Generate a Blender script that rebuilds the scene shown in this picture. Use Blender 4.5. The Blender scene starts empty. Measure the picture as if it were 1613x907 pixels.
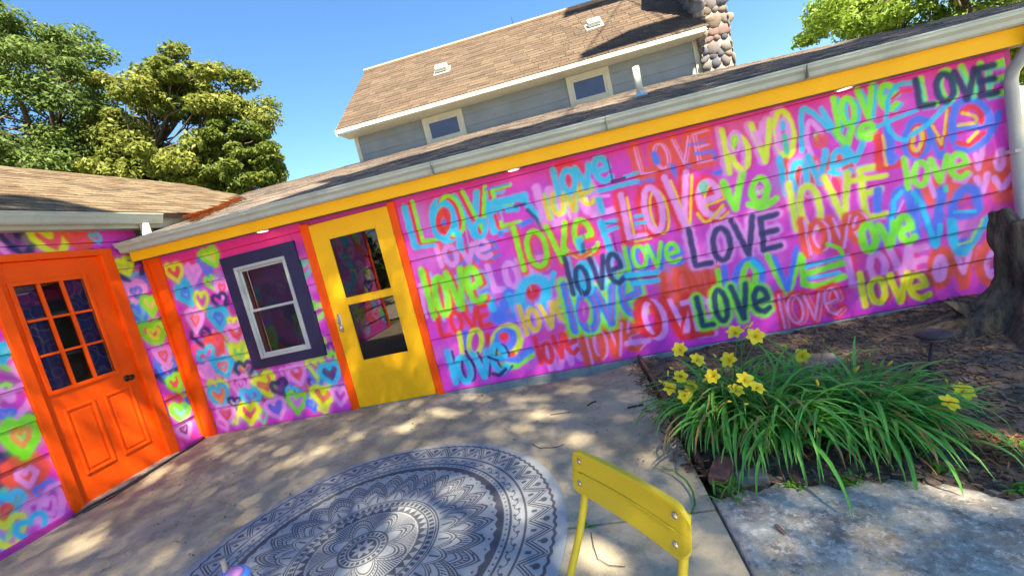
import bpy, bmesh, math, random
import numpy as np
from mathutils import Vector, Matrix
random.seed(7); rng = np.random.default_rng(7)
scene = bpy.context.scene
COL = scene.collection
# ---------------------------------------------------------------- camera
F = 686.30; CX, CY = 806.5, 453.5
CAM = np.array([4.7294, -4.4479, 1.5106])
RM = np.array([[0.96613357, -0.15121188, 0.2090954], [0.12107223, 0.98121878, 0.15017065], [-0.22787592, -0.11976926, 0.96629596]])
cd = bpy.data.cameras.new('camera'); cam = bpy.data.objects.new('camera', cd); COL.objects.link(cam)
cd.sensor_width = 36; cd.lens = F / 1613 * 36; cd.clip_start = 0.05; cd.clip_end = 2000
M3 = Matrix(((RM[0][0], RM[0][2], -RM[0][1]), (RM[1][0], RM[1][2], -RM[1][1]), (RM[2][0], RM[2][2], -RM[2][1])))
cam.matrix_world = Matrix.Translation(Vector(CAM)) @ M3.to_4x4()
scene.camera = cam
# ---------------------------------------------------------------- sky, sun, exposure
SUN = Vector((0.34, -0.50, 0.80)).normalized()
w = bpy.data.worlds.new('World'); scene.world = w; w.use_nodes = True
wn = w.node_tree.nodes; bg = wn['Background']
sky = wn.new('ShaderNodeTexSky'); sky.sky_type = 'NISHITA'; sky.sun_disc = False
sky.sun_elevation = math.asin(SUN.z); sky.sun_rotation = math.atan2(SUN.x, SUN.y)
sky.air_density = 1.3; sky.dust_density = 0.0; sky.ozone_density = 7.0; sky.altitude = 200
hs = wn.new('ShaderNodeHueSaturation'); hs.inputs['Saturation'].default_value = 1.1
w.node_tree.links.new(sky.outputs[0], hs.inputs['Color']); w.node_tree.links.new(hs.outputs[0], bg.inputs[0]); bg.inputs[1].default_value = 0.044
sl = bpy.data.lights.new('sun', 'SUN'); sl.energy = 5.0; sl.angle = math.radians(0.6); sl.color = (1.0, 0.83, 0.59)
so = bpy.data.objects.new('sun', sl); COL.objects.link(so)
so.rotation_euler = SUN.to_track_quat('Z', 'Y').to_euler(); so.location = (6, -10, 15)
vs = scene.view_settings; vs.view_transform = 'Standard'; vs.look = 'None'; vs.gamma = 1; vs.exposure = 2.55
vs.use_curve_mapping = False
# ---------------------------------------------------------------- pixels to points
def ray(x, y): return RM @ np.array([(x - CX) / F, 1.0, -(y - CY) / F])
def on(x, y, ax, v):
    d = ray(x, y); return CAM + (v - CAM[ax]) / d[ax] * d
# ---------------------------------------------------------------- materials
def lin(c):
    c = np.asarray(c, float) / 255.0
    return np.where(c <= 0.04045, c / 12.92, ((c + 0.055) / 1.055) ** 2.4)
def newmat(name):
    m = bpy.data.materials.new(name); m.use_nodes = True
    return m, m.node_tree, m.node_tree.nodes['Principled BSDF']
def mat(name, c, rough=0.6, var=0.12, scale=8.0, bump=0.0, bscale=60.0, metal=0.0, c2=None, spec=0.5, dirt=0.0):
    m, nt, b = newmat(name); N = nt.nodes; L = nt.links
    b.inputs['Roughness'].default_value = rough; b.inputs['Metallic'].default_value = metal
    b.inputs['Specular IOR Level'].default_value = spec
    tc = N.new('ShaderNodeTexCoord')
    n = N.new('ShaderNodeTexNoise'); n.inputs['Scale'].default_value = scale; n.inputs['Detail'].default_value = 6
    L.new(tc.outputs['Object'], n.inputs['Vector'])
    r = N.new('ShaderNodeValToRGB'); L.new(n.outputs['Fac'], r.inputs['Fac'])
    c = np.array(c, float); ca = np.clip(c * (1 - var), 0, 1); cb = np.clip((np.array(c2) if c2 is not None else c * (1 + var)), 0, 1)
    r.color_ramp.elements[0].position = 0.3; r.color_ramp.elements[1].position = 0.72
    r.color_ramp.elements[0].color = (*ca, 1); r.color_ramp.elements[1].color = (*cb, 1)
    out = r.outputs['Color']
    if dirt:
        n2 = N.new('ShaderNodeTexNoise'); n2.inputs['Scale'].default_value = 3.1; n2.inputs['Detail'].default_value = 9; n2.inputs['Roughness'].default_value = 0.7
        L.new(tc.outputs['Object'], n2.inputs['Vector'])
        mr = N.new('ShaderNodeMapRange'); mr.inputs[1].default_value = 0.52; mr.inputs[2].default_value = 0.75; mr.inputs[4].default_value = dirt
        L.new(n2.outputs['Fac'], mr.inputs[0])
        mx = N.new('ShaderNodeMix'); mx.data_type = 'RGBA'; L.new(mr.outputs[0], mx.inputs[0]); L.new(out, mx.inputs[6])
        mx.inputs[7].default_value = (0.09, 0.08, 0.06, 1); out = mx.outputs[2]
    L.new(out, b.inputs['Base Color'])
    if bump:
        nb = N.new('ShaderNodeTexNoise'); nb.inputs['Scale'].default_value = bscale; nb.inputs['Detail'].default_value = 5
        L.new(tc.outputs['Object'], nb.inputs['Vector'])
        bp = N.new('ShaderNodeBump'); bp.inputs['Strength'].default_value = bump; bp.inputs['Distance'].default_value = 0.01
        L.new(nb.outputs['Fac'], bp.inputs['Height']); L.new(bp.outputs[0], b.inputs['Normal'])
    return m
def attrmat(name, rough=0.7, gain=0.15, nscale=30, bump=0.2, bscale=120, transl=0.0, spec=0.3):
    """base colour from the mesh's own colour attribute, with a little grain"""
    m, nt, b = newmat(name); N = nt.nodes; L = nt.links
    a = N.new('ShaderNodeAttribute'); a.attribute_name = 'Col'
    tc = N.new('ShaderNodeTexCoord'); n = N.new('ShaderNodeTexNoise'); n.inputs['Scale'].default_value = nscale; n.inputs['Detail'].default_value = 6
    L.new(tc.outputs['Object'], n.inputs['Vector'])
    mr = N.new('ShaderNodeMapRange'); mr.inputs[1].default_value = 0.3; mr.inputs[2].default_value = 0.7
    mr.inputs[3].default_value = 1 - gain; mr.inputs[4].default_value = 1 + gain; L.new(n.outputs['Fac'], mr.inputs[0])
    mx = N.new('ShaderNodeVectorMath'); mx.operation = 'SCALE'; L.new(a.outputs['Color'], mx.inputs[0]); L.new(mr.outputs[0], mx.inputs['Scale'])
    L.new(mx.outputs[0], b.inputs['Base Color']); b.inputs['Roughness'].default_value = rough; b.inputs['Specular IOR Level'].default_value = spec
    if bump:
        nb = N.new('ShaderNodeTexNoise'); nb.inputs['Scale'].default_value = bscale; L.new(tc.outputs['Object'], nb.inputs['Vector'])
        bp = N.new('ShaderNodeBump'); bp.inputs['Strength'].default_value = bump; bp.inputs['Distance'].default_value = 0.006
        L.new(nb.outputs['Fac'], bp.inputs['Height']); L.new(bp.outputs[0], b.inputs['Normal'])
    if transl:
        t = N.new('ShaderNodeBsdfTranslucent'); L.new(mx.outputs[0], t.inputs['Color'])
        ms = N.new('ShaderNodeMixShader'); ms.inputs[0].default_value = transl
        L.new(b.outputs[0], ms.inputs[1]); L.new(t.outputs[0], ms.inputs[2]); L.new(ms.outputs[0], N['Material Output'].inputs['Surface'])
    return m
def glassmat(name, tint, refl=1.5):
    m, nt, b = newmat(name); N = nt.nodes; L = nt.links
    g = N.new('ShaderNodeBsdfGlossy'); g.inputs['Roughness'].default_value = 0.015; g.inputs['Color'].default_value = (0.95, 0.97, 1, 1)
    t = N.new('ShaderNodeBsdfTransparent'); t.inputs['Color'].default_value = (*tint, 1)
    fr = N.new('ShaderNodeFresnel'); fr.inputs['IOR'].default_value = refl
    ms = N.new('ShaderNodeMixShader'); L.new(fr.outputs[0], ms.inputs[0]); L.new(t.outputs[0], ms.inputs[1]); L.new(g.outputs[0], ms.inputs[2])
    L.new(ms.outputs[0], N['Material Output'].inputs['Surface']); return m
# ---------------------------------------------------------------- object helpers
def empty(name, loc, label=None, cat=None, group=None):
    o = bpy.data.objects.new(name, None); COL.objects.link(o); o.location = loc; o.empty_display_size = 0.1
    tag(o, label, cat, group); return o
def tag(o, label=None, cat=None, group=None, kind=None):
    if label: o['label'] = label
    if cat: o['category'] = cat
    if group: o['group'] = group
    if kind: o['kind'] = kind
    return o
def adopt(o, parent):
    """parent an object built in world coordinates (parts keep their origin at the world's)"""
    o.parent = parent
    o.matrix_parent_inverse = Matrix.Translation(-parent.location) if parent.parent is None else Matrix.Identity(4)
def link(name, me, m, parent=None, smooth=False, local=False):
    o = bpy.data.objects.new(name, me); COL.objects.link(o)
    if m is not None and len(me.materials) == 0: me.materials.append(m)
    if smooth:
        me.polygons.foreach_set('use_smooth', [True] * len(me.polygons))
    if parent is not None:
        if local: o.parent = parent
        else: adopt(o, parent)
    return o
def mesh(name, v, f, m, parent=None, smooth=False, local=False, cols=None, facecols=None):
    me = bpy.data.meshes.new(name); me.from_pydata([tuple(map(float, p)) for p in v], [], f); me.update()
    if cols is not None:
        ca = me.color_attributes.new('Col', 'FLOAT_COLOR', 'POINT')
        buf = np.ones((len(v), 4), np.float32); buf[:, :3] = cols; ca.data.foreach_set('color', buf.ravel())
    return link(name, me, m, parent, smooth, local)
class MB:
    """collects shapes for ONE mesh"""
    def __init__(s): s.v = []; s.f = []; s.c = []
    def add(s, v, f, c=None):
        b = len(s.v); s.v += [tuple(p) for p in v]; s.f += [tuple(i + b for i in q) for q in f]
        s.c += [c if c is not None else (1, 1, 1)] * len(v)
    def box(s, x0, x1, y0, y1, z0, z1, bev=0.0, c=None):
        x0, x1 = min(x0, x1), max(x0, x1); y0, y1 = min(y0, y1), max(y0, y1); z0, z1 = min(z0, z1), max(z0, z1)
        if bev <= 0:
            v = [(x, y, z) for x in (x0, x1) for y in (y0, y1) for z in (z0, z1)]
            s.add(v, [(0, 1, 3, 2), (4, 6, 7, 5), (0, 4, 5, 1), (2, 3, 7, 6), (0, 2, 6, 4), (1, 5, 7, 3)], c); return
        bm = bmesh.new(); bmesh.ops.create_cube(bm, size=1)
        for q in bm.verts:
            q.co = Vector(((x0 + x1) / 2 + q.co.x * (x1 - x0), (y0 + y1) / 2 + q.co.y * (y1 - y0), (z0 + z1) / 2 + q.co.z * (z1 - z0)))
        bev = min(bev, 0.45 * min(x1 - x0, y1 - y0, z1 - z0))
        bmesh.ops.bevel(bm, geom=list(bm.edges), offset=bev, segments=2, affect='EDGES', profile=0.5)
        bm.verts.ensure_lookup_table(); bm.verts.index_update()
        s.add([tuple(q.co) for q in bm.verts], [tuple(q.index for q in f.verts) for f in bm.faces], c); bm.free()
    def tube(s, pts, rad, n=8, c=None, caps=True):
        pts = [Vector(p) for p in pts]
        if not hasattr(rad, '__len__'): rad = [rad] * len(pts)
        v = []; f = []; up = None
        for i, p in enumerate(pts):
            t = (pts[min(i + 1, len(pts) - 1)] - pts[max(i - 1, 0)]).normalized()
            if up is None: up = t.orthogonal().normalized()
            up = (up - t * up.dot(t)); up = up.normalized() if up.length > 1e-6 else t.orthogonal().normalized()
            sd = t.cross(up)
            for k in range(n):
                a = 2 * math.pi * k / n; v.append(tuple(p + (up * math.cos(a) + sd * math.sin(a)) * rad[i]))
        for i in range(len(pts) - 1):
            for k in range(n):
                f.append((i * n + k, i * n + (k + 1) % n, (i + 1) * n + (k + 1) % n, (i + 1) * n + k))
        if caps: f.append(tuple(range(n))[::-1]); f.append(tuple((len(pts) - 1) * n + k for k in range(n)))
        s.add(v, f, c)
    def lathe(s, prof, ctr, n=24, c=None, cap=True):
        v = []; f = []
        for r, z in prof:
            for k in range(n):
                a = 2 * math.pi * k / n; v.append((ctr[0] + r * math.cos(a), ctr[1] + r * math.sin(a), ctr[2] + z))
        for i in range(len(prof) - 1):
            for k in range(n): f.append((i * n + k, i * n + (k + 1) % n, (i + 1) * n + (k + 1) % n, (i + 1) * n + k))
        if cap: f.append(tuple(range(n))[::-1]); f.append(tuple((len(prof) - 1) * n + k for k in range(n)))
        s.add(v, f, c)
    def prism(s, poly, axis, a0, a1, c=None):
        """poly of 2D points swept along an axis (0: x, poly=(y,z); 1: y, poly=(x,z); 2: z, poly=(x,y)); a may be a function of end"""
        def P(p, a):
            return (a, p[0], p[1]) if axis == 0 else ((p[0], a, p[1]) if axis == 1 else (p[0], p[1], a))
        n = len(poly); v = [P(p, a0) for p in poly] + [P(p, a1) for p in poly]
        f = [tuple(range(n))[::-1], tuple(range(n, 2 * n))] + [(i, (i + 1) % n, n + (i + 1) % n, n + i) for i in range(n)]
        s.add(v, f, c)
    def build(s, name, m, parent=None, smooth=False, local=False):
        cols = np.array(s.c, np.float32) if any(c != (1, 1, 1) for c in s.c) else None
        o = mesh(name, s.v, s.f, m, parent, smooth, local, cols)
        bm = bmesh.new(); bm.from_mesh(o.data); bmesh.ops.recalc_face_normals(bm, faces=bm.faces); bm.to_mesh(o.data); bm.free()
        if smooth:
            o.data.polygons.foreach_set('use_smooth', [True] * len(o.data.polygons))
        return o
def bx(name, x0, x1, y0, y1, z0, z1, m, parent=None, bev=0.003):
    b = MB(); b.box(x0, x1, y0, y1, z0, z1, bev); return b.build(name, m, parent)
def smooth_by_angle(o, deg=35):
    bpy.context.view_layer.objects.active = o
    me = o.data; me.polygons.foreach_set('use_smooth', [True] * len(me.polygons))
    bm = bmesh.new(); bm.from_mesh(me)
    for e in bm.edges:
        if len(e.link_faces) == 2 and e.calc_face_angle(0) > math.radians(deg): e.smooth = False
    bm.to_mesh(me); bm.free()
# ---------------------------------------------------------------- palette
MAG = mat('magenta_paint', (0.50, 0.035, 0.36), 0.55, 0.1, 5, 0.1, 90)
ORANGE = mat('orange_paint', (0.98, 0.098, 0.002), 0.5, 0.06, 4, 0.08, 40, spec=0.2)
YELLOW = mat('yellow_paint', (0.97, 0.51, 0.006), 0.5, 0.05, 4, 0.06, 40, spec=0.25)
CHAIRY = mat('yellow_enamel', (0.56, 0.45, 0.014), 0.42, 0.04, 6, 0.03, 30)
NAVY = mat('navy_paint', (0.014, 0.019, 0.070), 0.5, 0.15, 6, 0.1, 50)
WHITE = mat('white_trim', (0.40, 0.42, 0.36), 0.5, 0.1, 7, 0.1, 50, dirt=0.25)
VINYL = mat('white_vinyl', (0.44, 0.48, 0.47), 0.45, 0.06, 6)
GUTTER = mat('gutter_metal', (0.40, 0.46, 0.42), 0.45, 0.1, 3, 0.05, 30, dirt=0.3)
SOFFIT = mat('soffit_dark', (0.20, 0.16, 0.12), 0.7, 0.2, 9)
SIDING = mat('blue_grey_siding', (0.16, 0.20, 0.24), 0.6, 0.12, 3, 0.1, 60)
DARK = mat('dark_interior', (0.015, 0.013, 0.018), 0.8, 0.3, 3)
GLASS = glassmat('window_glass', (0.75, 0.78, 0.8), 1.38)
STORMG = glassmat('storm_glass', (0.6, 0.62, 0.62), 1.52)
STEEL = mat('brushed_steel', (0.55, 0.55, 0.55), 0.3, 0.1, 20, metal=0.9)
BRONZE = mat('dark_bronze', (0.05, 0.035, 0.025), 0.35, 0.2, 20, metal=0.7)
MORTAR = mat('mortar', (0.27, 0.25, 0.23), 0.9, 0.2, 20, 0.5, 50)
PLANKM = attrmat('sprayed_siding', 0.5, 0.06, 14, 0.12, 160, spec=0.4)
SHINGLE = attrmat('asphalt_shingle', 0.9, 0.3, 60, 0.6, 220, spec=0.15)
ROOFDECK = mat('roof_felt', (0.07, 0.055, 0.045), 0.9, 0.2, 10, 0.3, 60)
SLEAF = attrmat('shade_leaf', 0.55, 0.12, 3, 0.0, transl=0.5, spec=0.2)
LEAF = attrmat('leaf', 0.55, 0.12, 3, 0.0, transl=0.45, spec=0.3)
BARK = mat('bark', (0.085, 0.065, 0.048), 0.9, 0.4, 12, 0.8, 25)
BLADE = attrmat('lily_blade', 0.42, 0.12, 20, 0.0, transl=0.25, spec=0.4)
PETAL = attrmat('lily_petal', 0.5, 0.05, 20, 0.0, transl=0.3, spec=0.2)
CHIP = attrmat('mulch_chip', 0.9, 0.25, 50, 0.3, spec=0.15)
STONE = attrmat('field_stone', 0.85, 0.28, 14, 0.5, 60, spec=0.2)
# ---------------------------------------------------------------- spray paint on the siding
class Canvas:
    def __init__(s, x0, x1, z0, z1, res, base):
        s.x0, s.z0, s.res = x0, z0, res
        s.nx = int((x1 - x0) / res) + 2; s.nz = int((z1 - z0) / res) + 2
        s.img = np.ones((s.nz, s.nx, 3)) * np.array(base)
    def stroke(s, pts, r, col, alpha=0.95, soft=0.45):
        pts = np.asarray(pts, float); R = r * (1 + soft)
        lo = pts.min(0) - R; hi = pts.max(0) + R
        i0 = max(0, int((lo[0] - s.x0) / s.res)); i1 = min(s.nx, int((hi[0] - s.x0) / s.res) + 2)
        j0 = max(0, int((lo[1] - s.z0) / s.res)); j1 = min(s.nz, int((hi[1] - s.z0) / s.res) + 2)
        if i1 <= i0 or j1 <= j0: return
        X, Z = np.meshgrid(s.x0 + np.arange(i0, i1) * s.res, s.z0 + np.arange(j0, j1) * s.res)
        D = np.full(X.shape, 1e9)
        for a, b in zip(pts[:-1], pts[1:]):
            d = b - a; l2 = max(d @ d, 1e-12)
            t = np.clip(((X - a[0]) * d[0] + (Z - a[1]) * d[1]) / l2, 0, 1)
            D = np.minimum(D, np.hypot(X - a[0] - t * d[0], Z - a[1] - t * d[1]))
        D = D + 0.06 * r * np.sin(X * 61 + Z * 37) + 0.05 * r * np.sin(X * 23 - Z * 71)
        q = np.clip((r * (1 + soft) - D) / (2 * r * soft), 0, 1); q = q * q * (3 - 2 * q) * alpha
        im = s.img[j0:j1, i0:i1]; im += (np.asarray(col) - im) * q[..., None]
    def sample(s, x, z):
        u = np.clip((x - s.x0) / s.res, 0, s.nx - 1.001); v = np.clip((z - s.z0) / s.res, 0, s.nz - 1.001)
        i = u.astype(int); j = v.astype(int); fu = (u - i)[:, None]; fv = (v - j)[:, None]; m = s.img
        return (m[j, i] * (1 - fu) + m[j, i + 1] * fu) * (1 - fv) + (m[j + 1, i] * (1 - fu) + m[j + 1, i + 1] * fu) * fv
PC = {k: np.clip(lin(v) * 1.3 + .012, 0, .92) for k, v in dict(C=(10, 178, 222), R=(228, 30, 32), K=(246, 72, 48), G=(118, 222, 8), Q=(198, 218, 18), Y=(232, 182, 10),
      P=(232, 138, 214), N=(10, 30, 92), B=(56, 108, 240), M=(196, 50, 178), T=(40, 190, 150), O=(255, 110, 60)).items()}
CROPS = dict(c1=(620, 200, 4.123), c2=(640, 400, 3.943), c3=(840, 200, 4.533), c4=(820, 380, 4.123), c5=(1080, 130, 4.533), c6=(1080, 310, 4.32),
             c7=(1340, 60, 4.1245), c8=(1300, 250, 3.629), c9=(1213, 0, 3.6275), f=(0, 0, 1.0),
             h4=(250, 380, 2.835), b2=(0, 500, 2.2275), b1=(0, 250, 3.6275), b3=(150, 250, 3.6275))
def wp(cr, x, y, ax=1):
    ox, oy, s = CROPS[cr]; p = on(ox + x / s, oy + y / s, ax, 0.0)
    return np.array([p[0] if ax == 1 else p[1], p[2]])
def wl(cr, x, y, n, ax=1):
    ox, oy, s = CROPS[cr]; return abs(on(ox + x / s, oy + y / s - 8, ax, 0)[2] - on(ox + x / s, oy + y / s, ax, 0)[2]) / 8 * n / s
def ell(cx, cz, rx, rz, a0=0, a1=360, n=22):
    return [(cx + rx * math.cos(math.radians(a0 + (a1 - a0) * i / n)), cz + rz * math.sin(math.radians(a0 + (a1 - a0) * i / n))) for i in range(n + 1)]
LET = {'l': (0.30, [[(0.4, 1), (0.6, 0)]]), 'L': (0.85, [[(0.05, 1), (0.12, 0.02), (1, 0)]]),
       'o': (0.95, [ell(0.5, 0.42, 0.45, 0.42)]), 'O': (0.95, [ell(0.5, 0.5, 0.45, 0.5)]),
       'v': (0.95, [[(0, 0.85), (0.5, 0), (1, 0.85)]]), 'V': (1.0, [[(0, 1), (0.52, 0), (1, 1)]]),
       'e': (1.0, [[(0.08, 0.42), (0.9, 0.48)] + ell(0.5, 0.48, 0.42, 0.4, 0, 250, 16) + [(0.62, 0.03), (0.98, 0.14)]]),
       'E': (0.85, [[(1, 1), (0.05, 0.97), (0.03, 0), (1, 0.02)], [(0.05, 0.5), (0.88, 0.53)]])}
LJ = [(rng.uniform(-.06, .06), rng.uniform(-.04, .04), rng.uniform(.88, 1.08), rng.uniform(.88, 1.08), rng.uniform(-.10, .10)) for _ in range(97)]
CA = Canvas(0.0, 8.75, -0.05, 2.2, 0.006, PC['M'])
CB = Canvas(-5.75, 0.05, -0.05, 2.7, 0.008, PC['M'])
def wordstrokes(cr, text, bl, br, h, dx=0, dy=0):
    P0 = wp(cr, bl[0] + dx, bl[1] + dy); P1 = wp(cr, br[0] + dx, br[1] + dy); H0 = wl(cr, bl[0], bl[1], h); H1 = wl(cr, br[0], br[1], h)
    tot = sum(LET[t][0] for t in text) + 0.2 * (len(text) - 1); u = 0; out = []; li = int(abs(P0[0] * 977 + P0[1] * 331)) if not (dx or dy) else int(abs(wp(cr, *bl)[0] * 977 + wp(cr, *bl)[1] * 331))
    for t in text:
        wd, st = LET[t]; jx, jy, sx_, sy_, sl_ = LJ[li % len(LJ)]; li += 1
        for q in st:
            pl = []
            for a, b in q:
                uu = (u + (a * sx_ + jx + sl_ * b) * wd) / tot; b = b * sy_ + jy; p = P0 + uu * (P1 - P0); pl.append((p[0], p[1] + b * (H0 + (H1 - H0) * uu)))
            out.append(pl)
        u += wd + 0.2
    return out
def W(cr, text, bl, br, h, *layers, halo=None):
    """layers: (colour, width in crop px, dx, dy[, alpha])"""
    if halo:
        for st in wordstrokes(cr, text, bl, br, h): CA.stroke(st, wl(cr, *bl, halo[1] / 2), PC[halo[0]], halo[2] if len(halo) > 2 else 0.5, 0.7)
    for ly in layers:
        c, wd, dx, dy = ly[:4]
        for st in wordstrokes(cr, text, bl, br, h, dx, dy): CA.stroke(st, wl(cr, *bl, wd / 2), PC[c], ly[4] if len(ly) > 4 else 0.95, 0.42)
def S(cr, pts, c, wd, alpha=0.95, soft=0.42):
    if len(pts) > 3:
        q = [pts[0]] + list(pts) + [pts[-1]]; out = []
        for i in range(1, len(q) - 2):
            a, b, d, e = (np.array(q[i + j], float) for j in (-1, 0, 1, 2))
            for t in np.linspace(0, 1, 6, endpoint=False): out.append(tuple(.5 * (2 * b + (d - a) * t + (2 * a - 5 * b + 4 * d - e) * t * t + (3 * b - a - 3 * d + e) * t ** 3)))
        pts = out + [pts[-1]]
    CA.stroke([wp(cr, *p) for p in pts], wl(cr, *pts[0], wd / 2), PC[c], alpha, soft)
def el(cr, cx, cy, w_, h_, c, wd, alpha=0.95):
    S(cr, [(cx + w_ / 2 * math.cos(t * 0.2856), cy + h_ / 2 * math.sin(t * 0.2856) - 0.22 * w_ / 2 * math.cos(t * 0.2856)) for t in range(23)], c, wd, alpha)
# soft clouds of overspray first
for i in range(70):
    x = rng.uniform(3.1, 8.6); z = rng.uniform(0.1, 2.0)
    CA.stroke([(x, z), (x + rng.uniform(-.3, .3), z + rng.uniform(-.1, .1))], rng.uniform(.07, .16), PC[rng.choice(list('KRPPBMCRP'))], rng.uniform(.15, .4), 0.9)
CA.stroke([(0.1, 2.08), (8.7, 2.08)], 0.06, PC['R'], 0.3, 0.95)  # red band paints in the warm glow under the soffit
# first, older words
W('c3', 'LOVE', (755, 345), (1275, 235), 205, ('K', 95, 0, 0), ('P', 13, 0, -5), ('P', 11, 20, -5, .6)); S('c3', [(860, 200), (880, 250)], 'B', 50)
S('c3', [(940, 330), (950, 380)], 'B', 36); S('c3', [(985, 280), (1050, 395), (1105, 280)], 'B', 34); S('c3', [(1110, 130), (1220, 110)], 'B', 20, .7); S('c3', [(1150, 195), (1280, 175), (1300, 230)], 'B', 26, .8)
S('c3', [(770, 400), (850, 380)], 'B', 40, .8); S('c3', [(1300, 330), (1340, 320)], 'B', 36)
W('c2', 'LOVE', (545, 228), (900, 150), 150, ('P', 40, 0, 0, .85), halo=('B', 70, .3))
W('c1', 'love', (300, 910), (640, 850), 140, ('K', 62, 25, 5, .8), ('B', 26, 55, 0, .8), ('P', 36, 0, 0))
S('c2', [(88, 190), (125, 390)], 'P', 26)
W('c4', 'LOVE', (940, 400), (1300, 320), 185, ('K', 62, 0, 0), ('R', 20, 10, 12, .5), halo=('K', 110, .5))
W('c8', 'LOVE', (140, 722), (590, 640), 160, ('R', 30, 30, -10, .5), ('P', 38, 0, 0, .85))
S('c8', [(600, 190), (760, 100), (1000, 40)], 'K', 150, .9); S('c8', [(960, 110), (1020, 200)], 'K', 120, .9); S('c8', [(570, 150), (640, 240), (760, 215)], 'K', 80, .8)
S('c8', [(590, 130), (618, 215)], 'P', 30); S('c8', [(858, 110), (888, 190), (922, 90)], 'P', 34); S('c8', [(958, 110), (1000, 175), (1062, 92)], 'P', 34)
S('c7', [(800, 760), (825, 850), (850, 700)], 'P', 34); el('c7', 965, 790, 46, 120, 'P', 36); S('c8', [(740, 120), (790, 130), (820, 90)], 'P', 34, .8)
el('c8', 650, 620, 100, 200, 'K', 50); el('c8', 650, 625, 46, 120, 'P', 40); S('c8', [(715, 545), (785, 720), (832, 500)], 'K', 58); S('c8', [(745, 560), (785, 650), (820, 530)], 'P', 28)
el('c8', 945, 590, 135, 220, 'K', 56); el('c8', 965, 600, 92, 150, 'P', 28); S('c8', [(930, 600), (1000, 590)], 'K', 24, .7); S('c8', [(940, 640), (990, 630)], 'P', 20)
# left third
S('c2', [(500, 250), (575, 400), (640, 240)], 'B', 70, .9); S('c2', [(500, 250), (540, 340)], 'C', 46, .8); el('c2', 790, 250, 170, 190, 'C', 66); el('c2', 785, 235, 40, 60, 'R', 40); S('c2', [(700, 400), (640, 260)], 'C', 50, .8)
S('c2', [(850, 350), (880, 300)], 'C', 40); S('c2', [(850, 250), (905, 180), (915, 120)], 'C', 34); S('c2', [(530, 400), (700, 390)], 'B', 60, .8)
W('c1', 'LOVE', (128, 792), (790, 660), 262, ('C', 44, 0, 0), ('R', 26, 36, -22), ('G', 26, 52, -34), halo=('R', 90, .25))
el('c1', 325, 610, 60, 120, 'R', 60); el('c1', 328, 620, 14, 24, 'B', 20); el('c1', 325, 610, 130, 230, 'C', 30)
S('c1', [(600, 405), (750, 370)], 'B', 20, .7); S('c1', [(640, 500), (850, 450)], 'C', 56); S('c1', [(660, 540), (800, 530)], 'C', 44); S('c1', [(680, 560), (690, 600)], 'M', 26); S('c1', [(715, 540), (720, 590)], 'M', 22)
S('c1', [(850, 480), (920, 560), (990, 690)], 'C', 46); S('c1', [(870, 540), (930, 600), (965, 670)], 'N', 26, .8); S('c1', [(800, 650), (890, 610)], 'B', 36); S('c1', [(790, 515), (850, 500)], 'N', 22, .7); S('c1', [(795, 660), (810, 760)], 'N', 44, .6); S('c1', [(420, 690), (440, 790)], 'C', 46)
el('c1', 565, 660, 70, 110, 'C', 36); el('c1', 695, 695, 12, 12, 'B', 30)
W('c3', 'love', (75, 712), (470, 600), 285, ('P', 66, 0, 0, .9)); S('c3', [(430, 630), (600, 585)], 'P', 50); S('c3', [(460, 500), (540, 490)], 'P', 22)
W('c3', 'love', (95, 655), (440, 555), 200, ('G', 30, 20, -5, .7), ('Y', 27, 0, 0)); S('c3', [(470, 520), (490, 600)], 'C', 46)
el('c3', 240, 340, 160, 120, 'R', 110, .8)
W('c3', 'love', (165, 490), (560, 385), 200, ('C', 46, 0, 0)); S('c3', [(470, 457), (740, 388)], 'C', 34); S('c3', [(650, 358), (738, 328)], 'C', 24); S('c3', [(560, 392), (650, 365)], 'N', 20); S('c3', [(530, 230), (565, 385)], 'N', 12, .7)
S('c3', [(480, 680), (560, 910)], 'C', 50); S('c3', [(490, 695), (612, 662)], 'C', 36); S('c3', [(520, 745), (612, 712)], 'C', 30); S('c3', [(520, 690), (600, 690)], 'N', 14, .7); S('c3', [(560, 760), (600, 900)], 'N', 14, .6)
W('f', 'love', (820, 428), (946, 399), 66, ('K', 13, 2, 3), ('G', 8, 0, 0), halo=('R', 20, .3)); S('c4', [(380, 0), (400, 60)], 'C', 50); S('c4', [(405, 20), (410, 70)], 'N', 30, .7)
S('c4', [(290, 50), (380, 100), (470, 60), (500, 10)], 'G', 26); S('c4', [(320, 70), (390, 105), (450, 70)], 'K', 24)
W('c2', 'love', (165, 410), (500, 285), 290, ('K', 46, 25, 5), ('C', 20, 60, 15, .6), ('G', 40, 0, 0))
W('c2', 'LOVE', (222, 512), (532, 432), 115, ('R', 27, 0, 0), halo=('R', 46, .3))
S('c2', [(330, 490), (350, 610)], 'Q', 32); S('c2', [(365, 480), (385, 600)], 'B', 36); el('c2', 430, 545, 80, 150, 'Q', 32); S('c2', [(505, 500), (520, 590)], 'R', 30)
el('c2', 625, 540, 165, 180, 'Q', 44); el('c2', 615, 530, 100, 110, 'B', 46); el('c2', 605, 510, 14, 14, 'R', 44); S('c2', [(600, 690), (680, 690), (775, 620)], 'G', 46); S('c2', [(600, 640), (690, 655), (770, 595)], 'B', 46); S('c2', [(620, 625), (660, 620)], 'R', 36)
W('c2', 'love', (735, 495), (1035, 405), 175, ('P', 40, -15, 5, .7), ('B', 30, 20, -5, .4), ('Y', 29, 0, 0))
W('c2', 'love', (295, 800), (640, 730), 200, ('N', 16, 30, -4, .85), ('C', 36, 0, 0), halo=('B', 60, .4)); S('c2', [(540, 740), (580, 750), (618, 712)], 'N', 22); S('c2', [(370, 600), (425, 700)], 'N', 16); S('c2', [(510, 640), (570, 660)], 'N', 16)
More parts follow.
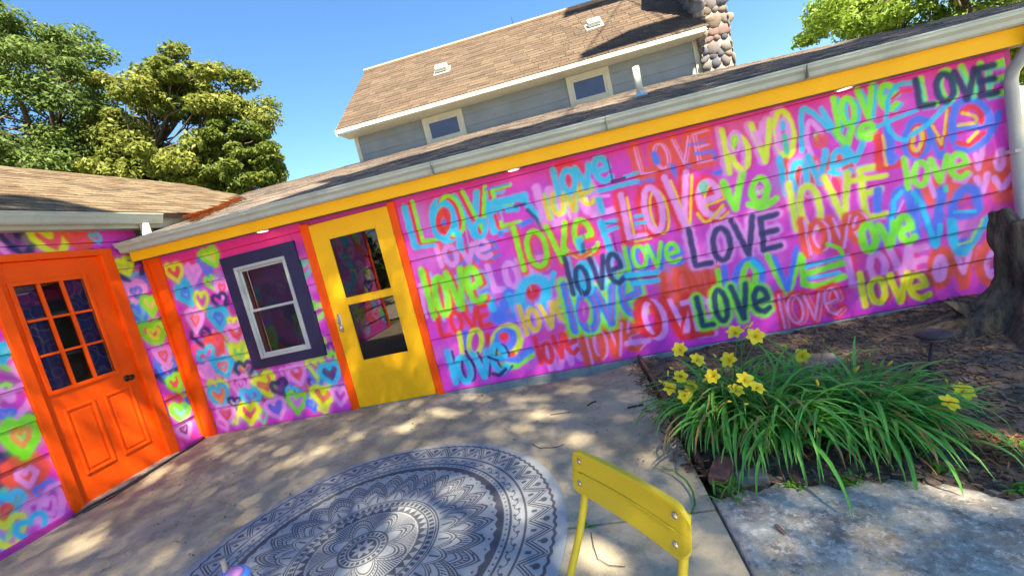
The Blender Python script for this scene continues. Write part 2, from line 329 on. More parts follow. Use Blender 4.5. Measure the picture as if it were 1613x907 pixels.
W('c2', 'love', (830, 680), (1070, 610), 165, ('P', 36, 60, 35, .7), ('R', 31, 0, 0))
W('c4', 'love', (425, 785), (790, 690), 235, ('K', 58, 0, 0), ('P', 20, 25, 0, .7), ('K', 22, 5, 0))
# middle
W('c4', 'love', (330, 590), (810, 480), 290, ('G', 96, 0, 0), ('B', 50, 4, 0), ('R', 12, 10, 0, .4)); el('c4', 410, 455, 40, 110, 'M', 34)
el('c4', 405, 225, 70, 150, 'C', 60); W('c4', 'love', (330, 352), (680, 270), 245, ('C', 30, 22, 0, .7), ('N', 34, 0, 0))
W('c4', 'love', (690, 190), (1040, 130), 165, ('B', 34, 20, 12), ('G', 28, 0, 0))
S('c4', [(690, 222), (890, 200)], 'C', 34); S('c4', [(730, 275), (890, 252)], 'C', 32); S('c4', [(690, 248), (880, 226)], 'N', 15, .8)
W('c4', 'OVE', (790, 625), (1237, 575), 235, ('R', 60, 0, 0), ('P', 36, 44, 12), ('R', 20, 10, 0)); S('c4', [(690, 660), (830, 640)], 'P', 36); S('c4', [(1050, 620), (1237, 590)], 'R', 44); S('c4', [(1050, 400), (1180, 370)], 'P', 36)
W('c3', 'LOVe', (655, 800), (1345, 640), 330, ('R', 100, 0, 0), ('Y', 18, 52, 14), ('P', 44, 10, -6)); S('c3', [(1170, 620), (1230, 680), (1320, 600), (1350, 560)], 'Y', 22); el('c3', 1210, 430, 30, 60, 'T', 36, .8); S('c3', [(730, 640), (780, 630)], 'C', 26); S('c3', [(730, 690), (800, 680)], 'C', 26)
S('c5', [(265, 715), (350, 900), (400, 650)], 'G', 52); el('c5', 525, 770, 110, 170, 'G', 46); S('c5', [(460, 800), (580, 770)], 'G', 36); S('c5', [(450, 870), (540, 900), (640, 830)], 'G', 46); el('c5', 525, 770, 40, 50, 'P', 18, .7)
W('c6', 'LOVE', (50, 468), (645, 345), 245, ('P', 82, -4, -4), ('N', 41, 0, 0))
W('c5', 'lovO', (285, 645), (790, 520), 320, ('P', 60, -20, 0, .8), ('R', 40, 26, 0, .4), ('Q', 40, 0, 0)); el('c5', 345, 430, 80, 150, 'P', 30); el('c5', 345, 420, 40, 70, 'G', 16); el('c5', 690, 370, 70, 200, 'P', 44); S('c5', [(690, 290), (690, 330)], 'C', 36); S('c5', [(700, 380), (720, 500)], 'T', 36); S('c5', [(490, 360), (520, 440), (540, 290)], 'P', 34)
S('c5', [(830, 490), (825, 210), (900, 220), (1020, 340)], 'C', 38); S('c5', [(900, 540), (860, 400), (880, 280), (970, 370)], 'P', 36); S('c5', [(965, 190), (1040, 320)], 'C', 38); S('c5', [(925, 370), (935, 410)], 'G', 26); el('c5', 960, 420, 60, 60, 'K', 50, .8)
W('c9', 'love', (368, 742), (720, 620), 190, ('C', 26, 24, 6), ('G', 32, 0, 0)); W('c9', 've', (390, 845), (605, 790), 110, ('T', 24, -18, 6, .8), ('G', 32, 0, 0))
W('c5', 'love', (690, 805), (1180, 665), 250, ('K', 60, 40, 30), ('P', 18, 60, 40, .7), ('C', 44, 0, 0)); S('c5', [(1140, 470), (1210, 565), (1255, 440)], 'C', 44); S('c5', [(1230, 610), (1290, 600)], 'C', 30); S('c5', [(1020, 640), (1090, 660), (1170, 620)], 'C', 30); el('c5', 1080, 740, 40, 100, 'R', 50, .7)
W('f', 'lOVE', (1246, 364), (1396, 335), 74, ('P', 14, -1, 2, .8), ('Q', 9.5, 0, 0)); S('c6', [(1285, 0), (1290, 60)], 'B', 30)
S('c8', [(130, 130), (340, 98)], 'Q', 30)
W('c6', 'love', (800, 388), (1250, 305), 250, ('K', 62, 0, 0), ('P', 24, 22, 0, .9), ('K', 24, 0, 0))
# blue and green LOVE under the navy ones
S('c6', [(215, 500), (230, 590)], 'G', 36); S('c6', [(258, 480), (275, 650)], 'B', 44); el('c6', 425, 560, 190, 260, 'B', 46); el('c6', 430, 545, 90, 180, 'G', 40); el('c6', 425, 560, 14, 60, 'K', 26, .8); S('c6', [(455, 440), (510, 500)], 'C', 40)
S('c6', [(555, 400), (690, 665), (775, 400)], 'G', 44); S('c6', [(600, 410), (690, 630), (750, 350)], 'B', 36)
S('c6', [(790, 420), (800, 590)], 'G', 40); S('c6', [(820, 475), (1060, 405)], 'C', 28); S('c6', [(810, 525), (1065, 450)], 'G', 40); S('c6', [(830, 555), (1040, 515)], 'C', 26); S('c6', [(800, 590), (900, 605), (1070, 540)], 'G', 44); S('c6', [(840, 580), (1000, 550)], 'P', 10, .6); S('c6', [(960, 320), (1040, 350), (1060, 390)], 'G', 26)
W('c6', 'LOVe', (112, 872), (572, 782), 215, ('G', 76, -2, 2), ('N', 38, 0, 0))
W('c6', 'love', (655, 885), (1070, 790), 225, ('R', 72, 0, 0), ('P', 30, 14, 2), ('R', 28, 10, 0, .8), ('P', 16, -6, 4, .8))
W('c8', 'love', (205, 838), (585, 790), 180, ('N', 26, 28, -4, .7), ('K', 24, 40, -10, .5), ('Q', 34, 0, 0), ('Y', 16, 4, -4, .7))
# right third
S('c8', [(300, 180), (290, 290)], 'B', 48); S('c8', [(375, 430), (395, 230), (440, 180), (480, 240), (515, 430)], 'B', 56); S('c8', [(370, 420), (385, 240), (430, 190)], 'C', 24); S('c8', [(400, 320), (440, 240)], 'P', 12, .6)
S('c8', [(510, 195), (625, 490), (660, 180)], 'B', 56); S('c8', [(500, 195), (560, 300), (625, 500), (650, 380)], 'C', 28)
S('c8', [(720, 330), (860, 300), (850, 190), (790, 175), (730, 250), (720, 380), (740, 470), (800, 480)], 'B', 52); S('c8', [(715, 360), (735, 490), (790, 530), (915, 350)], 'C', 50); S('c8', [(760, 490), (830, 470), (890, 350)], 'Q', 14, .8); S('c8', [(735, 305), (850, 300)], 'C', 18); S('c8', [(680, 165), (684, 180)], 'T', 26)
W('c8', 'ove', (215, 535), (520, 468), 165, ('B', 30, 30, 0, .6), ('G', 42, 0, 0))
S('c7', [(170, 640), (185, 845), (310, 815)], 'R', 56); S('c7', [(205, 640), (232, 822)], 'Y', 26); S('c7', [(235, 590), (262, 800), (280, 780)], 'B', 60)
el('c7', 430, 650, 165, 240, 'B', 50); el('c7', 425, 670, 90, 190, 'R', 26); el('c7', 425, 660, 64, 140, 'Y', 26); S('c7', [(490, 540), (575, 770), (650, 440)], 'B', 46); S('c7', [(520, 560), (585, 720), (640, 450)], 'R', 24); S('c7', [(520, 570), (585, 690), (620, 470)], 'Y', 18)
S('c7', [(680, 580), (880, 560), (860, 450), (770, 400), (690, 440), (650, 560), (680, 690), (750, 730), (850, 680), (920, 590), (950, 490)], 'B', 50); S('c7', [(720, 480), (790, 450), (840, 500), (835, 550)], 'R', 34); S('c7', [(690, 680), (760, 700), (860, 620)], 'R', 30); S('c7', [(720, 490), (790, 510), (800, 550), (690, 570)], 'Y', 22); S('c7', [(760, 670), (820, 610)], 'Y', 22)
W('c8', 'love', (455, 172), (812, 105), 165, ('P', 24, 20, 5, .6), ('G', 32, 0, 0))
S('c7', [(410, 292), (300, 310), (240, 400), (230, 560), (290, 650), (350, 665)], 'C', 30); S('c7', [(170, 575), (430, 468)], 'C', 28); S('c7', [(375, 640), (500, 560), (625, 430)], 'C', 32); S('c7', [(260, 400), (320, 350), (390, 340)], 'R', 20)
W('c7', 'LOVE', (440, 455), (975, 370), 195, ('G', 40, 22, -16), ('C', 20, 20, 10, .5)); S('c7', [(950, 165), (1015, 140)], 'G', 36); W('c7', 'LOVE', (430, 455), (945, 362), 190, ('N', 44, 0, 0))
for i in range(46):
    x, z = rng.uniform(3.2, 8.5), rng.uniform(.25, 1.9); c = CA.img[int((z + .05) / .006), int(x / .006)].copy(); CA.stroke([(x, z), (x + rng.normal(0, .004), z - rng.uniform(.05, .2))], rng.uniform(.003, .006), c, .9, .5)
# hearts
HEART = [(0, -1), (-.55, -.35), (-.9, .25), (-.8, .72), (-.45, .88), (-.12, .68), (0, .35), (.12, .68), (.45, .88), (.8, .72), (.9, .25), (.55, -.35), (0, -1)]
def heart(cv, c, size, col, wd=0.2, fill=None, tilt=0.0, alpha=0.92, inner=None):
    s = size / 2; ct, st = math.cos(tilt), math.sin(tilt)
    hx_, hy_, hb_ = rng.uniform(.82, 1.12), rng.uniform(.85, 1.12), rng.uniform(-.12, .12)
    jit = rng.normal(0, .05, (len(HEART), 2))
    def H(k): return [(c[0] + k * s * ((a * hx_ + j[0]) * ct - (b * hy_ + j[1] + hb_ * a) * st), c[1] + k * s * ((a * hx_ + j[0]) * st + (b * hy_ + j[1] + hb_ * a) * ct)) for (a, b), j in zip(HEART, jit)]
    cv.stroke(H(1.0), s * (wd + .16), col, 0.25, 0.8)
    if fill is not None:
        cv.stroke(H(.45), s * .42, fill, .75, .5)
    cv.stroke(H(1.0), s * wd, col, alpha, 0.4)
    if inner is not None: cv.stroke(H(.45), s * .13, inner, .8, .4)
def Hh(cv, cr, ax, lst):
    for q in lst:
        x, y, sz, c = q[:4]; fl = PC[q[4]] if len(q) > 4 and q[4] else None
        heart(cv, wp(cr, x, y, ax), wl(cr, x, y, sz * 1.1, ax), PC[c], 0.20, fl, rng.uniform(-.28, .28), inner=PC[q[5]] if len(q) > 5 else None)
for i in range(30):
    x, z = rng.uniform(.15, 1.95), rng.uniform(.1, 1.9); CA.stroke([(x, z), (x + .1, z + .05)], rng.uniform(.04, .1), PC[rng.choice(list('BRKCNPM'))], .4, .9)
CA.stroke([(0.3, 2.02), (1.9, 2.02)], 0.09, PC['R'], 0.5, 0.95)  # warm soffit lamp glow painted in red at the wall top
for i in range(26):
    x, z = rng.uniform(.2, 1.9), rng.uniform(.1, 1.85); CA.stroke([(x, z), (x + rng.uniform(.03, .12), z + rng.uniform(-.14, .14))], .017, PC['N'], .75, .6)
for i in range(46):
    heart(CA, (rng.uniform(.2, 1.92), rng.uniform(.08, .62) if i % 2 else rng.uniform(.6, 1.85)), rng.uniform(.15, .24), PC[rng.choice(list('CNKGBPTQ'))], .2, None, rng.uniform(-.4, .4), .75)
Hh(CA, 'h4', 1, [(215, 110, 80, 'B', 'B'), (75, 140, 86, 'Q', 'K'), (235, 70, 84, 'G', 'Q'), (155, 145, 84, 'P', 'P'), (125, 235, 100, 'C', 'C', 'B'), (240, 185, 70, 'G'), (195, 265, 76, 'Q'), (285, 208, 78, 'P', 'P', 'R'),
   (280, 268, 78, 'N'), (200, 430, 90, 'N'), (165, 352, 96, 'P', 'P', 'K'), (272, 342, 100, 'C', 'C', 'B'), (340, 370, 66, 'Q'), (260, 458, 88, 'K', 'K'), (352, 412, 88, 'P', 'K'), (220, 510, 80, 'C'), (365, 500, 96, 'Q', 'G'),
   (390, 575, 86, 'N'), (220, 582, 74, 'P', 'P'), (290, 558, 96, 'C', 'C', 'K'), (270, 668, 104, 'Q'), (275, 690, 96, 'C', 'K'), (370, 645, 88, 'P', 'M', 'P'), (480, 640, 112, 'Q', 'K'), (545, 650, 80, 'N', 'N'), (415, 702, 96, 'C', 'B'),
   (345, 720, 60, 'N'), (305, 772, 80, 'P', 'M', 'K'), (410, 762, 100, 'Q', 'K'), (700, 560, 76, 'Q'), (620, 592, 88, 'P', 'K'), (770, 588, 90, 'C', 'N'), (600, 672, 56, 'C'), (525, 742, 92, 'P', 'B'), (620, 716, 86, 'G', 'P'),
   (690, 728, 56, 'B', 'B'), (735, 690, 100, 'Q', 'K'), (812, 688, 84, 'P', 'M')])
for i in range(90):
    x, z = rng.uniform(-5.6, -.02), rng.uniform(.1, 2.35); CB.stroke([(x, z), (x + .1, z + .05)], rng.uniform(.04, .12), PC[rng.choice(list('BRKCNPMM'))], .4, .9)
for i in range(50):
    x, z = rng.uniform(-3.2, -.05), rng.uniform(.1, 2.3); CB.stroke([(x, z), (x + rng.uniform(.03, .12), z + rng.uniform(-.14, .14))], .017, PC['N'], .75, .6)
for i in range(60):
    heart(CB, (rng.uniform(-2.6, -.05), rng.uniform(.08, 2.3)), rng.uniform(.15, .24), PC[rng.choice(list('CNKGBPTQ'))], .2, None, rng.uniform(-.4, .4), .75)
Hh(CB, 'b3', 0, [(210, 660, 150, 'N', None), (285, 700, 70, 'B', 'B'), (165, 615, 100, 'Q', 'Q'), (230, 765, 130, 'P', 'P', 'B'), (250, 890, 110, 'B', 'C'), (310, 840, 104, 'G', 'Q')])
Hh(CB, 'b2', 0, [(590, 190, 90, 'N'), (540, 58, 96, 'G', 'K', 'Q'), (580, 172, 80, 'B'), (572, 135, 72, 'P', 'P', 'K'), (612, 230, 68, 'G', 'K'), (608, 298, 60, 'K'), (632, 332, 76, 'G', 'T'), (645, 392, 70, 'P', 'P', 'N'), (668, 290, 40, 'B'),
   (2, 120, 70, 'C', 'C'), (40, 300, 120, 'P', 'M'), (20, 340, 44, 'B', 'B'), (20, 520, 110, 'N', 'N'), (92, 560, 130, 'K', 'K', 'P'), (72, 418, 125, 'G', 'G', 'O'), (160, 605, 70, 'B'), (30, 660, 90, 'C'), (5, 690, 60, 'K', 'K'), (168, 665, 120, 'P', 'M', 'P'), (30, 755, 100, 'Q'), (110, 742, 90, 'C')])
Hh(CB, 'b1', 0, [(60, 500, 130, 'P'), (110, 475, 150, 'N', 'N'), (290, 470, 170, 'Q', 'K'), (450, 462, 140, 'K', 'K'), (545, 455, 60, 'C')])
for i in range(130):
    x = rng.uniform(-5.5, -2.15); z = rng.uniform(.12, 2.3)
    heart(CB, (x, z), rng.uniform(.2, .32), PC[rng.choice(list('CPGQKNBP'))], .24, PC[rng.choice(list('CPMMKB'))] if rng.random() < .6 else None, rng.uniform(-.3, .3))
# ---------------------------------------------------------------- planks
def plank(name, parent, axis, a0, a1, z0, z1, cv, step=0.0095, lip=0.016, base=0.0):
    """lap-siding board, axis 0: runs along x on the plane y=base facing -y; axis 1: runs along y on the plane x=base facing +x"""
    n = max(2, int(math.ceil((a1 - a0) / step)) + 1); k = max(2, int(math.ceil((z1 - z0) / step)) + 1)
    A = np.linspace(a0, a1, n); Z = np.linspace(z0 + .0015, z1 - .0015, k); AA, ZZ = np.meshgrid(A, Z)
    out = base_out = lip * (1 - (ZZ - z0) / (z1 - z0)) + 0.003
    bow = 0.0016 * np.sin(AA * 1.7 + z0 * 9) + 0.001 * np.sin(AA * 4.1 + z0 * 5)
    out = out + bow
    a, z, o = AA.ravel(), ZZ.ravel(), out.ravel()
    col = cv.sample(a, z)
    a2, z2 = np.concatenate([A, A]), np.concatenate([np.full(n, z0 + .0015), np.full(n, z1 - .0015)])
    o2 = np.full(2 * n, -0.004)
    aa, zz, oo = np.concatenate([a, a2]), np.concatenate([z, z2]), np.concatenate([o, o2])
    V = np.stack([aa, base - oo, zz], 1) if axis == 0 else np.stack([base + oo, aa, zz], 1)
    dk = PC['M'] * 0.12
    cols = np.concatenate([col, np.tile(dk, (2 * n, 1))])
    idx = np.arange(k * n).reshape(k, n)
    q = np.stack([idx[:-1, :-1], idx[:-1, 1:], idx[1:, 1:], idx[1:, :-1]], -1).reshape(-1, 4)
    b0 = k * n + np.arange(n); b1 = k * n + n + np.arange(n)
    q2 = np.stack([b0[:-1], b0[1:], idx[0, 1:], idx[0, :-1]], -1); q3 = np.stack([idx[-1, :-1], idx[-1, 1:], b1[1:], b1[:-1]], -1)
    Q = np.concatenate([q, q2, q3])
    if axis == 1: pass
    me = bpy.data.meshes.new(name); me.vertices.add(len(V)); me.vertices.foreach_set('co', V.astype(np.float32).ravel())
    me.loops.add(len(Q) * 4); me.loops.foreach_set('vertex_index', Q.ravel().astype(np.int32))
    me.polygons.add(len(Q)); me.polygons.foreach_set('loop_start', np.arange(0, len(Q) * 4, 4, dtype=np.int32)); me.update(calc_edges=True)
    ca = me.color_attributes.new('Col', 'FLOAT_COLOR', 'POINT'); buf = np.ones((len(V), 4), np.float32); buf[:, :3] = cols; ca.data.foreach_set('color', buf.ravel())
    me.validate(); return link(name, me, PLANKM, parent)
# ---------------------------------------------------------------- ground, patio, bed
def hn(x, y, s=1.0, seed=0):
    """cheap smooth value noise from sines"""
    return (np.sin(x * 1.7 * s + 1.3 + seed) * np.cos(y * 2.1 * s - .7 + seed) + .5 * np.sin(x * 4.3 * s + y * 3.1 * s + seed * 2) + .25 * np.sin(x * 9.7 * s - y * 8.3 * s + seed)) / 1.75
def grid(name, x0, x1, y0, y1, step, hf, m, kind='structure', clip=None, skirt=0.0):
    nx = int((x1 - x0) / step) + 1; ny = int((y1 - y0) / step) + 1
    X, Y = np.meshgrid(np.linspace(x0, x1, nx), np.linspace(y0, y1, ny)); Z = hf(X, Y)
    V = np.stack([X.ravel(), Y.ravel(), Z.ravel()], 1); idx = np.arange(nx * ny).reshape(ny, nx)
    q = np.stack([idx[:-1, :-1], idx[:-1, 1:], idx[1:, 1:], idx[1:, :-1]], -1).reshape(-1, 4)
    f = [tuple(map(int, a)) for a in q]; V = [tuple(p) for p in V]
    if skirt:
        ring = list(idx[0, :]) + list(idx[1:, -1]) + list(idx[-1, -2::-1]) + list(idx[-2:0:-1, 0]); b = len(V)
        V += [(V[i][0], V[i][1], V[i][2] - skirt) for i in ring]; n = len(ring)
        f += [(int(ring[i]), b + i, b + (i + 1) % n, int(ring[(i + 1) % n])) for i in range(n)]
    o = mesh(name, V, f, m, smooth=True); smooth_by_angle(o, 50); o['kind'] = kind; return o
def concrete(name, base, pale, lichen=0.0, crack=True):
    m, nt, b = newmat(name); N = nt.nodes; L = nt.links; b.inputs['Roughness'].default_value = 0.88; b.inputs['Specular IOR Level'].default_value = 0.25
    tc = N.new('ShaderNodeTexCoord')
    def noise(sc, det=6, rough=.6):
        n = N.new('ShaderNodeTexNoise'); n.inputs['Scale'].default_value = sc; n.inputs['Detail'].default_value = det; n.inputs['Roughness'].default_value = rough; L.new(tc.outputs['Object'], n.inputs['Vector']); return n.outputs['Fac']
    def mr(a, f0, f1, t0, t1):
        n = N.new('ShaderNodeMapRange'); n.inputs[1].default_value = f0; n.inputs[2].default_value = f1; n.inputs[3].default_value = t0; n.inputs[4].default_value = t1; L.new(a, n.inputs[0]); return n.outputs[0]
    def mix(f, a, c):
        n = N.new('ShaderNodeMix'); n.data_type = 'RGBA'; L.new(f, n.inputs[0])
        for s, i in ((a, 6), (c, 7)):
            if isinstance(s, tuple): n.inputs[i].default_value = (*s, 1)
            else: L.new(s, n.inputs[i])
        return n.outputs[2]
    c = mix(mr(noise(1.1, 8, .65), .35, .65, 0, 1), base, pale)
    c = mix(mr(noise(3.7, 9, .75), .46, .62, 0, .6), c, tuple(v * .62 for v in base))
    c = mix(mr(noise(38, 4, .8), .58, .72, 0, .6), c, tuple(v * .5 for v in base))
    c = mix(mr(noise(55, 3, .8), .60, .74, 0, .5), c, tuple(min(1, v * 1.5) for v in pale))
    if lichen:
        c = mix(mr(noise(2.3, 10, .8), .46, .56, 0, .75 * lichen), c, (.42, .46, .42))
        c = mix(mr(noise(1.7, 10, .8), .51, .60, 0, lichen * .9), c, (.56, .45, .28))
        c = mix(mr(noise(4, 12, .8), .50, .60, 0, .7), c, (.11, .092, .085))
        c = mix(mr(noise(24, 6, .8), .54, .64, 0, .6), c, (.09, .08, .075)); c = mix(mr(noise(31, 6, .8), .52, .62, 0, .8), c, (.70, .70, .62))
    h = noise(45, 6, .7)
    if crack:
        vo = N.new('ShaderNodeTexVoronoi'); vo.feature = 'DISTANCE_TO_EDGE'; vo.inputs['Scale'].default_value = 0.42
        dn = N.new('ShaderNodeTexNoise'); dn.inputs['Scale'].default_value = 2.5; dn.inputs['Detail'].default_value = 6; L.new(tc.outputs['Object'], dn.inputs['Vector'])
        va = N.new('ShaderNodeVectorMath'); va.operation = 'SCALE'; va.inputs['Scale'].default_value = .5; L.new(dn.outputs['Color'], va.inputs[0])
        vb = N.new('ShaderNodeVectorMath'); vb.operation = 'ADD'; L.new(tc.outputs['Object'], vb.inputs[0]); L.new(va.outputs[0], vb.inputs[1]); L.new(vb.outputs[0], vo.inputs['Vector'])
        c = mix(mr(vo.outputs['Distance'], 0.0, .0022, .5, 0), c, (.06, .055, .05))
    L.new(c, b.inputs['Base Color'])
    bp = N.new('ShaderNodeBump'); bp.inputs['Strength'].default_value = .45 if not lichen else .9; bp.inputs['Distance'].default_value = .008; L.new(h, bp.inputs['Height']); L.new(bp.outputs[0], b.inputs['Normal'])
    return m
CONC = concrete('patio_concrete', (.33, .295, .205), (.48, .43, .31))
OLDC = concrete('old_concrete', (.32, .29, .245), (.55, .51, .43), lichen=1.0, crack=False)
LAWN = mat('lawn', (.10, .12, .035), .9, .3, 1.5, .6, 40, c2=(.20, .19, .08))
BOUNCE = mat('bounce_pale', (.52, .47, .38), .95, .2, 6, .6, 60)  # pale colour for the added ground that bounces sunlight
SOIL = mat('mulch_soil', (.10, .075, .058), .95, .5, 14, .9, 45, c2=(.20, .15, .11))
g = mesh('ground', [(-400, -400, -.14), (400, -400, -.14), (400, 400, -.14), (-400, 400, -.14)], [(0, 1, 2, 3)], LAWN); g['kind'] = 'structure'
def dip(X, Y):
    return -.085 * np.clip((X - 3.0) / .5, 0, 1) * np.clip((5.7 - X) / .9, 0, 1) * np.exp(-np.clip(-Y - .05, 0, 9) * 1.6)
pf = lambda X, Y: dip(X, Y) + .004 * hn(X, Y, 1.2)
grid('patio_slab', 0.005, 5.14, -2.412, .0, .06, pf, CONC, skirt=.12)
gv = mesh('bounce_ground', [(-4, -24, -.10), (12.6, -24, -.10), (12.6, -7.6, -.10), (-4, -7.6, -.10), (26, -24, -.10), (26, 6, -.10), (12.6, 6, -.10)], [(0, 1, 2, 3), (1, 4, 5, 6)], BOUNCE); gv['kind'] = 'structure'  # unseen pale ground, added to bounce sunlight onto the shaded walls
grid('patio_slab', 0.005, 5.14, -7.5, -2.428, .12, pf, CONC, skirt=.12)
EDGE = [(5.155, -2.33), (5.29, -2.30), (5.5, -2.29), (5.7, -2.36), (5.85, -2.33), (6.05, -2.38), (6.3, -2.60), (6.6, -2.72), (7.2, -2.7), (8.0, -2.9), (9.2, -2.8)]
def edge_y(x): return np.interp(x, [e[0] for e in EDGE], [e[1] for e in EDGE]) + .018 * np.sin(x * 37) + .012 * np.sin(x * 71 + 1)
def oldslab():
    xs = np.linspace(5.155, 9.2, 160); ts = np.concatenate([[0, .004, .012, .03, .07], np.linspace(.12, 1, 60)]); V = []; Fc = []
    for t in ts:
        for x in xs:
            y0 = edge_y(x); y = y0 + (-7.5 - y0) * t ** 1.6
            d = y0 - y; z = .018 * min(1, d / .05) ** .6 + .008 * hn(x, y, 2.3) + .005 * hn(x, y, 7, 3) - .012
            V.append((x, y, z))
    n = len(xs)
    for j in range(len(ts) - 1):
        for i in range(n - 1): Fc.append((j * n + i, (j + 1) * n + i, (j + 1) * n + i + 1, j * n + i + 1))
    b = len(V); V += [(x, edge_y(x), -.13) for x in xs]; Fc += [(b + i, i, i + 1, b + i + 1) for i in range(n - 1)]
    b2 = len(V); V += [(5.155, V[j * n][1], -.13) for j in range(len(ts))]; Fc += [(b2 + j, b2 + j + 1, (j + 1) * n, j * n) for j in range(len(ts) - 1)]
    o = mesh('old_slab', V, Fc, OLDC, smooth=True); o['kind'] = 'structure'
oldslab()
def bedz(X, Y):
    return -.035 + .03 * hn(X, Y, 1.6, 2) + .014 * hn(X, Y, 5, 1) + .05 * np.clip((X - 6.5) / 2.5, 0, 1) + .035 * np.exp(-((X - 5.9) ** 2 + (Y + 1.6) ** 2) / .5)
grid('flower_bed_soil', 5.19, 12.5, -2.95, -.004, .05, bedz, SOIL)
# ---------------------------------------------------------------- roofs
def inpoly(u, v, P):
    c = False; n = len(P)
    for i in range(n):
        a, b = P[i], P[i - 1]
        if (a[1] > v) != (b[1] > v) and u < (b[0] - a[0]) * (v - a[1]) / (b[1] - a[1]) + a[0]: c = not c
    return c
def shingles(parent, O, U, V, poly, palette, exposure=.135, nsingle=300, seed=1):
    O, U, V = Vector(O), Vector(U).normalized(), Vector(V).normalized(); Nn = U.cross(V).normalized()
    if Nn.z < 0: Nn = -Nn
    r = random.Random(seed); widths = (.15, .21, .27, .33); tabs = []; v0, v1 = min(p[1] for p in poly), max(p[1] for p in poly); u0, u1 = min(p[0] for p in poly), max(p[0] for p in poly)
    v = v0
    while v < v1:
        u = u0
        while u < u1 - .1:
            k = r.randrange(4); wd = widths[k]
            if inpoly(u + wd / 2, v + exposure * .5, poly): tabs.append((u, v, k, r.randrange(len(palette)), r.random()))
            u += wd
        v += exposure
    def tab(k, c):
        wd = widths[k] - .006; e = exposure * 1.18; t = .009
        vv = [(0, 0, .001), (wd, 0, .001), (wd, e, .0005), (0, e, .0005), (.001, 0, t), (wd - .001, 0, t), (wd - .001, e, .004), (.001, e, .004)]
        return vv, [(4, 5, 6, 7), (0, 1, 5, 4), (1, 2, 6, 5), (3, 0, 4, 7)]
    R3 = Matrix((U, V, Nn)).transposed()
    def ctr(t): return O + U * (t[0] + .1) + V * (t[1] + .07)
    tabs.sort(key=lambda t: (ctr(t) - Vector(CAM)).length)
    # the ones that show largest: inside the frame and nearest
    vis = []; rest = []
    for t in tabs:
        d = RM.T @ (np.array(ctr(t)) - CAM); ok = d[1] > .1 and abs(d[0] / d[1]) < 1.18 and abs(d[2] / d[1]) < .67
        (vis if ok and len(vis) < nsingle else rest).append(t)
    cache = {}
    for t in vis:
        key = (t[2], t[3])
        if key not in cache:
            vv, ff = tab(*key); me = bpy.data.meshes.new('shingle'); me.from_pydata(vv, [], ff); me.update()
            ca = me.color_attributes.new('Col', 'FLOAT_COLOR', 'POINT'); ca.data.foreach_set('color', list((*palette[t[3]], 1.0)) * 8); me.materials.append(SHINGLE); cache[key] = me
        o = bpy.data.objects.new('shingle', cache[key]); COL.objects.link(o)
        M = R3.to_4x4(); M.translation = O + U * t[0] + V * t[1] + Nn * (.002 + .004 * t[4])
        adopt(o, parent); o.matrix_basis = M
    mb = MB()
    for t in rest:
        vv, ff = tab(t[2], t[3]); off = O + U * t[0] + V * t[1] + Nn * (.002 + .004 * t[4])
        mb.add([tuple(R3 @ Vector(p) + off) for p in vv], ff, palette[t[3]])
    if rest:
        o = mesh('shingles', mb.v, mb.f, SHINGLE, parent, cols=np.array(mb.c)); o['kind'] = 'stuff'
def slab(name, pts, th, m, parent):
    pts = [Vector(p) for p in pts]; n = (pts[1] - pts[0]).cross(pts[2] - pts[0]).normalized()
    if n.z < 0: n = -n
    k = len(pts); v = [tuple(p - n * .002) for p in pts] + [tuple(p - n * th) for p in pts]
    f = [tuple(range(k)), tuple(range(k, 2 * k))[::-1]] + [(i, (i + 1) % k, k + (i + 1) % k, k + i) for i in range(k)]
    mb = MB(); mb.add(v, f); return mb.build(name, m, parent)
def loft(name, prof0, x0, prof1, x1, axis, m, parent):
    mb = MB(); n = len(prof0)
    P = (lambda p, a: (a, p[0], p[1])) if axis == 0 else (lambda p, a: (p[0], a, p[1]))
    mb.add([P(p, x0) for p in prof0] + [P(p, x1) for p in prof1], [tuple(range(n))[::-1], tuple(range(n, 2 * n))] + [(i, (i + 1) % n, n + (i + 1) % n, n + i) for i in range(n)])
    return mb.build(name, m, parent)
TANS = [tuple(.31 * v for v in q) for q in [(.36, .27, .17), (.42, .33, .21), (.30, .22, .14), (.46, .37, .25), (.26, .20, .14), (.38, .31, .22)]]
GREYS = [tuple(.8 * v for v in q) for q in [(.13, .115, .105), (.19, .165, .145), (.16, .14, .13), (.24, .20, .165), (.10, .09, .09), (.21, .18, .16)]]
BROWNS = [tuple(.235 * v for v in q) for q in [(.31, .235, .18), (.36, .275, .21), (.27, .21, .165), (.40, .31, .235), (.33, .26, .205)]]
# ---------------------------------------------------------------- wing with the word mural
SA = .274
def za(x): return 2.375 - .0090 * x
A = empty('house_wing', (4.3, .1, 0), 'low house wing with love mural siding, yellow fascia and yellow storm door', 'house')
WL, WR, WB, WT = .918, 1.836, .676, 1.981; VL, VR, VB, VT = 1.058, 1.69, .788, 1.847
DL, DR, TL_, TR_ = 2.049, 2.963, 1.949, 3.048; XE = 8.63
bk = MB()
for b in ((0.0, VL, 0, 2.3), (VR, DL + .04, 0, 2.3), (DR - .04, XE, -.14, 2.3), (VL, VR, -.05, VB), (VL, VR, VT, 2.3), (DL + .04, DR - .04, 2.06, 2.3)):
    bk.box(b[0], b[1], .005, .14, b[2], b[3])
wallA = bk.build('wall', MAG, A)
bk = MB(); bk.box(XE - .003, XE + .05, .003, 4.5, -.14, 2.3); bk.box(5.0, XE - .06, 3.9, 4.0, -.14, 2.3); bk.build('side_wall', MAG, A)
zr = [0.0, .31, .60, .89, 1.183, 1.475, 1.767, 2.06, 2.2]
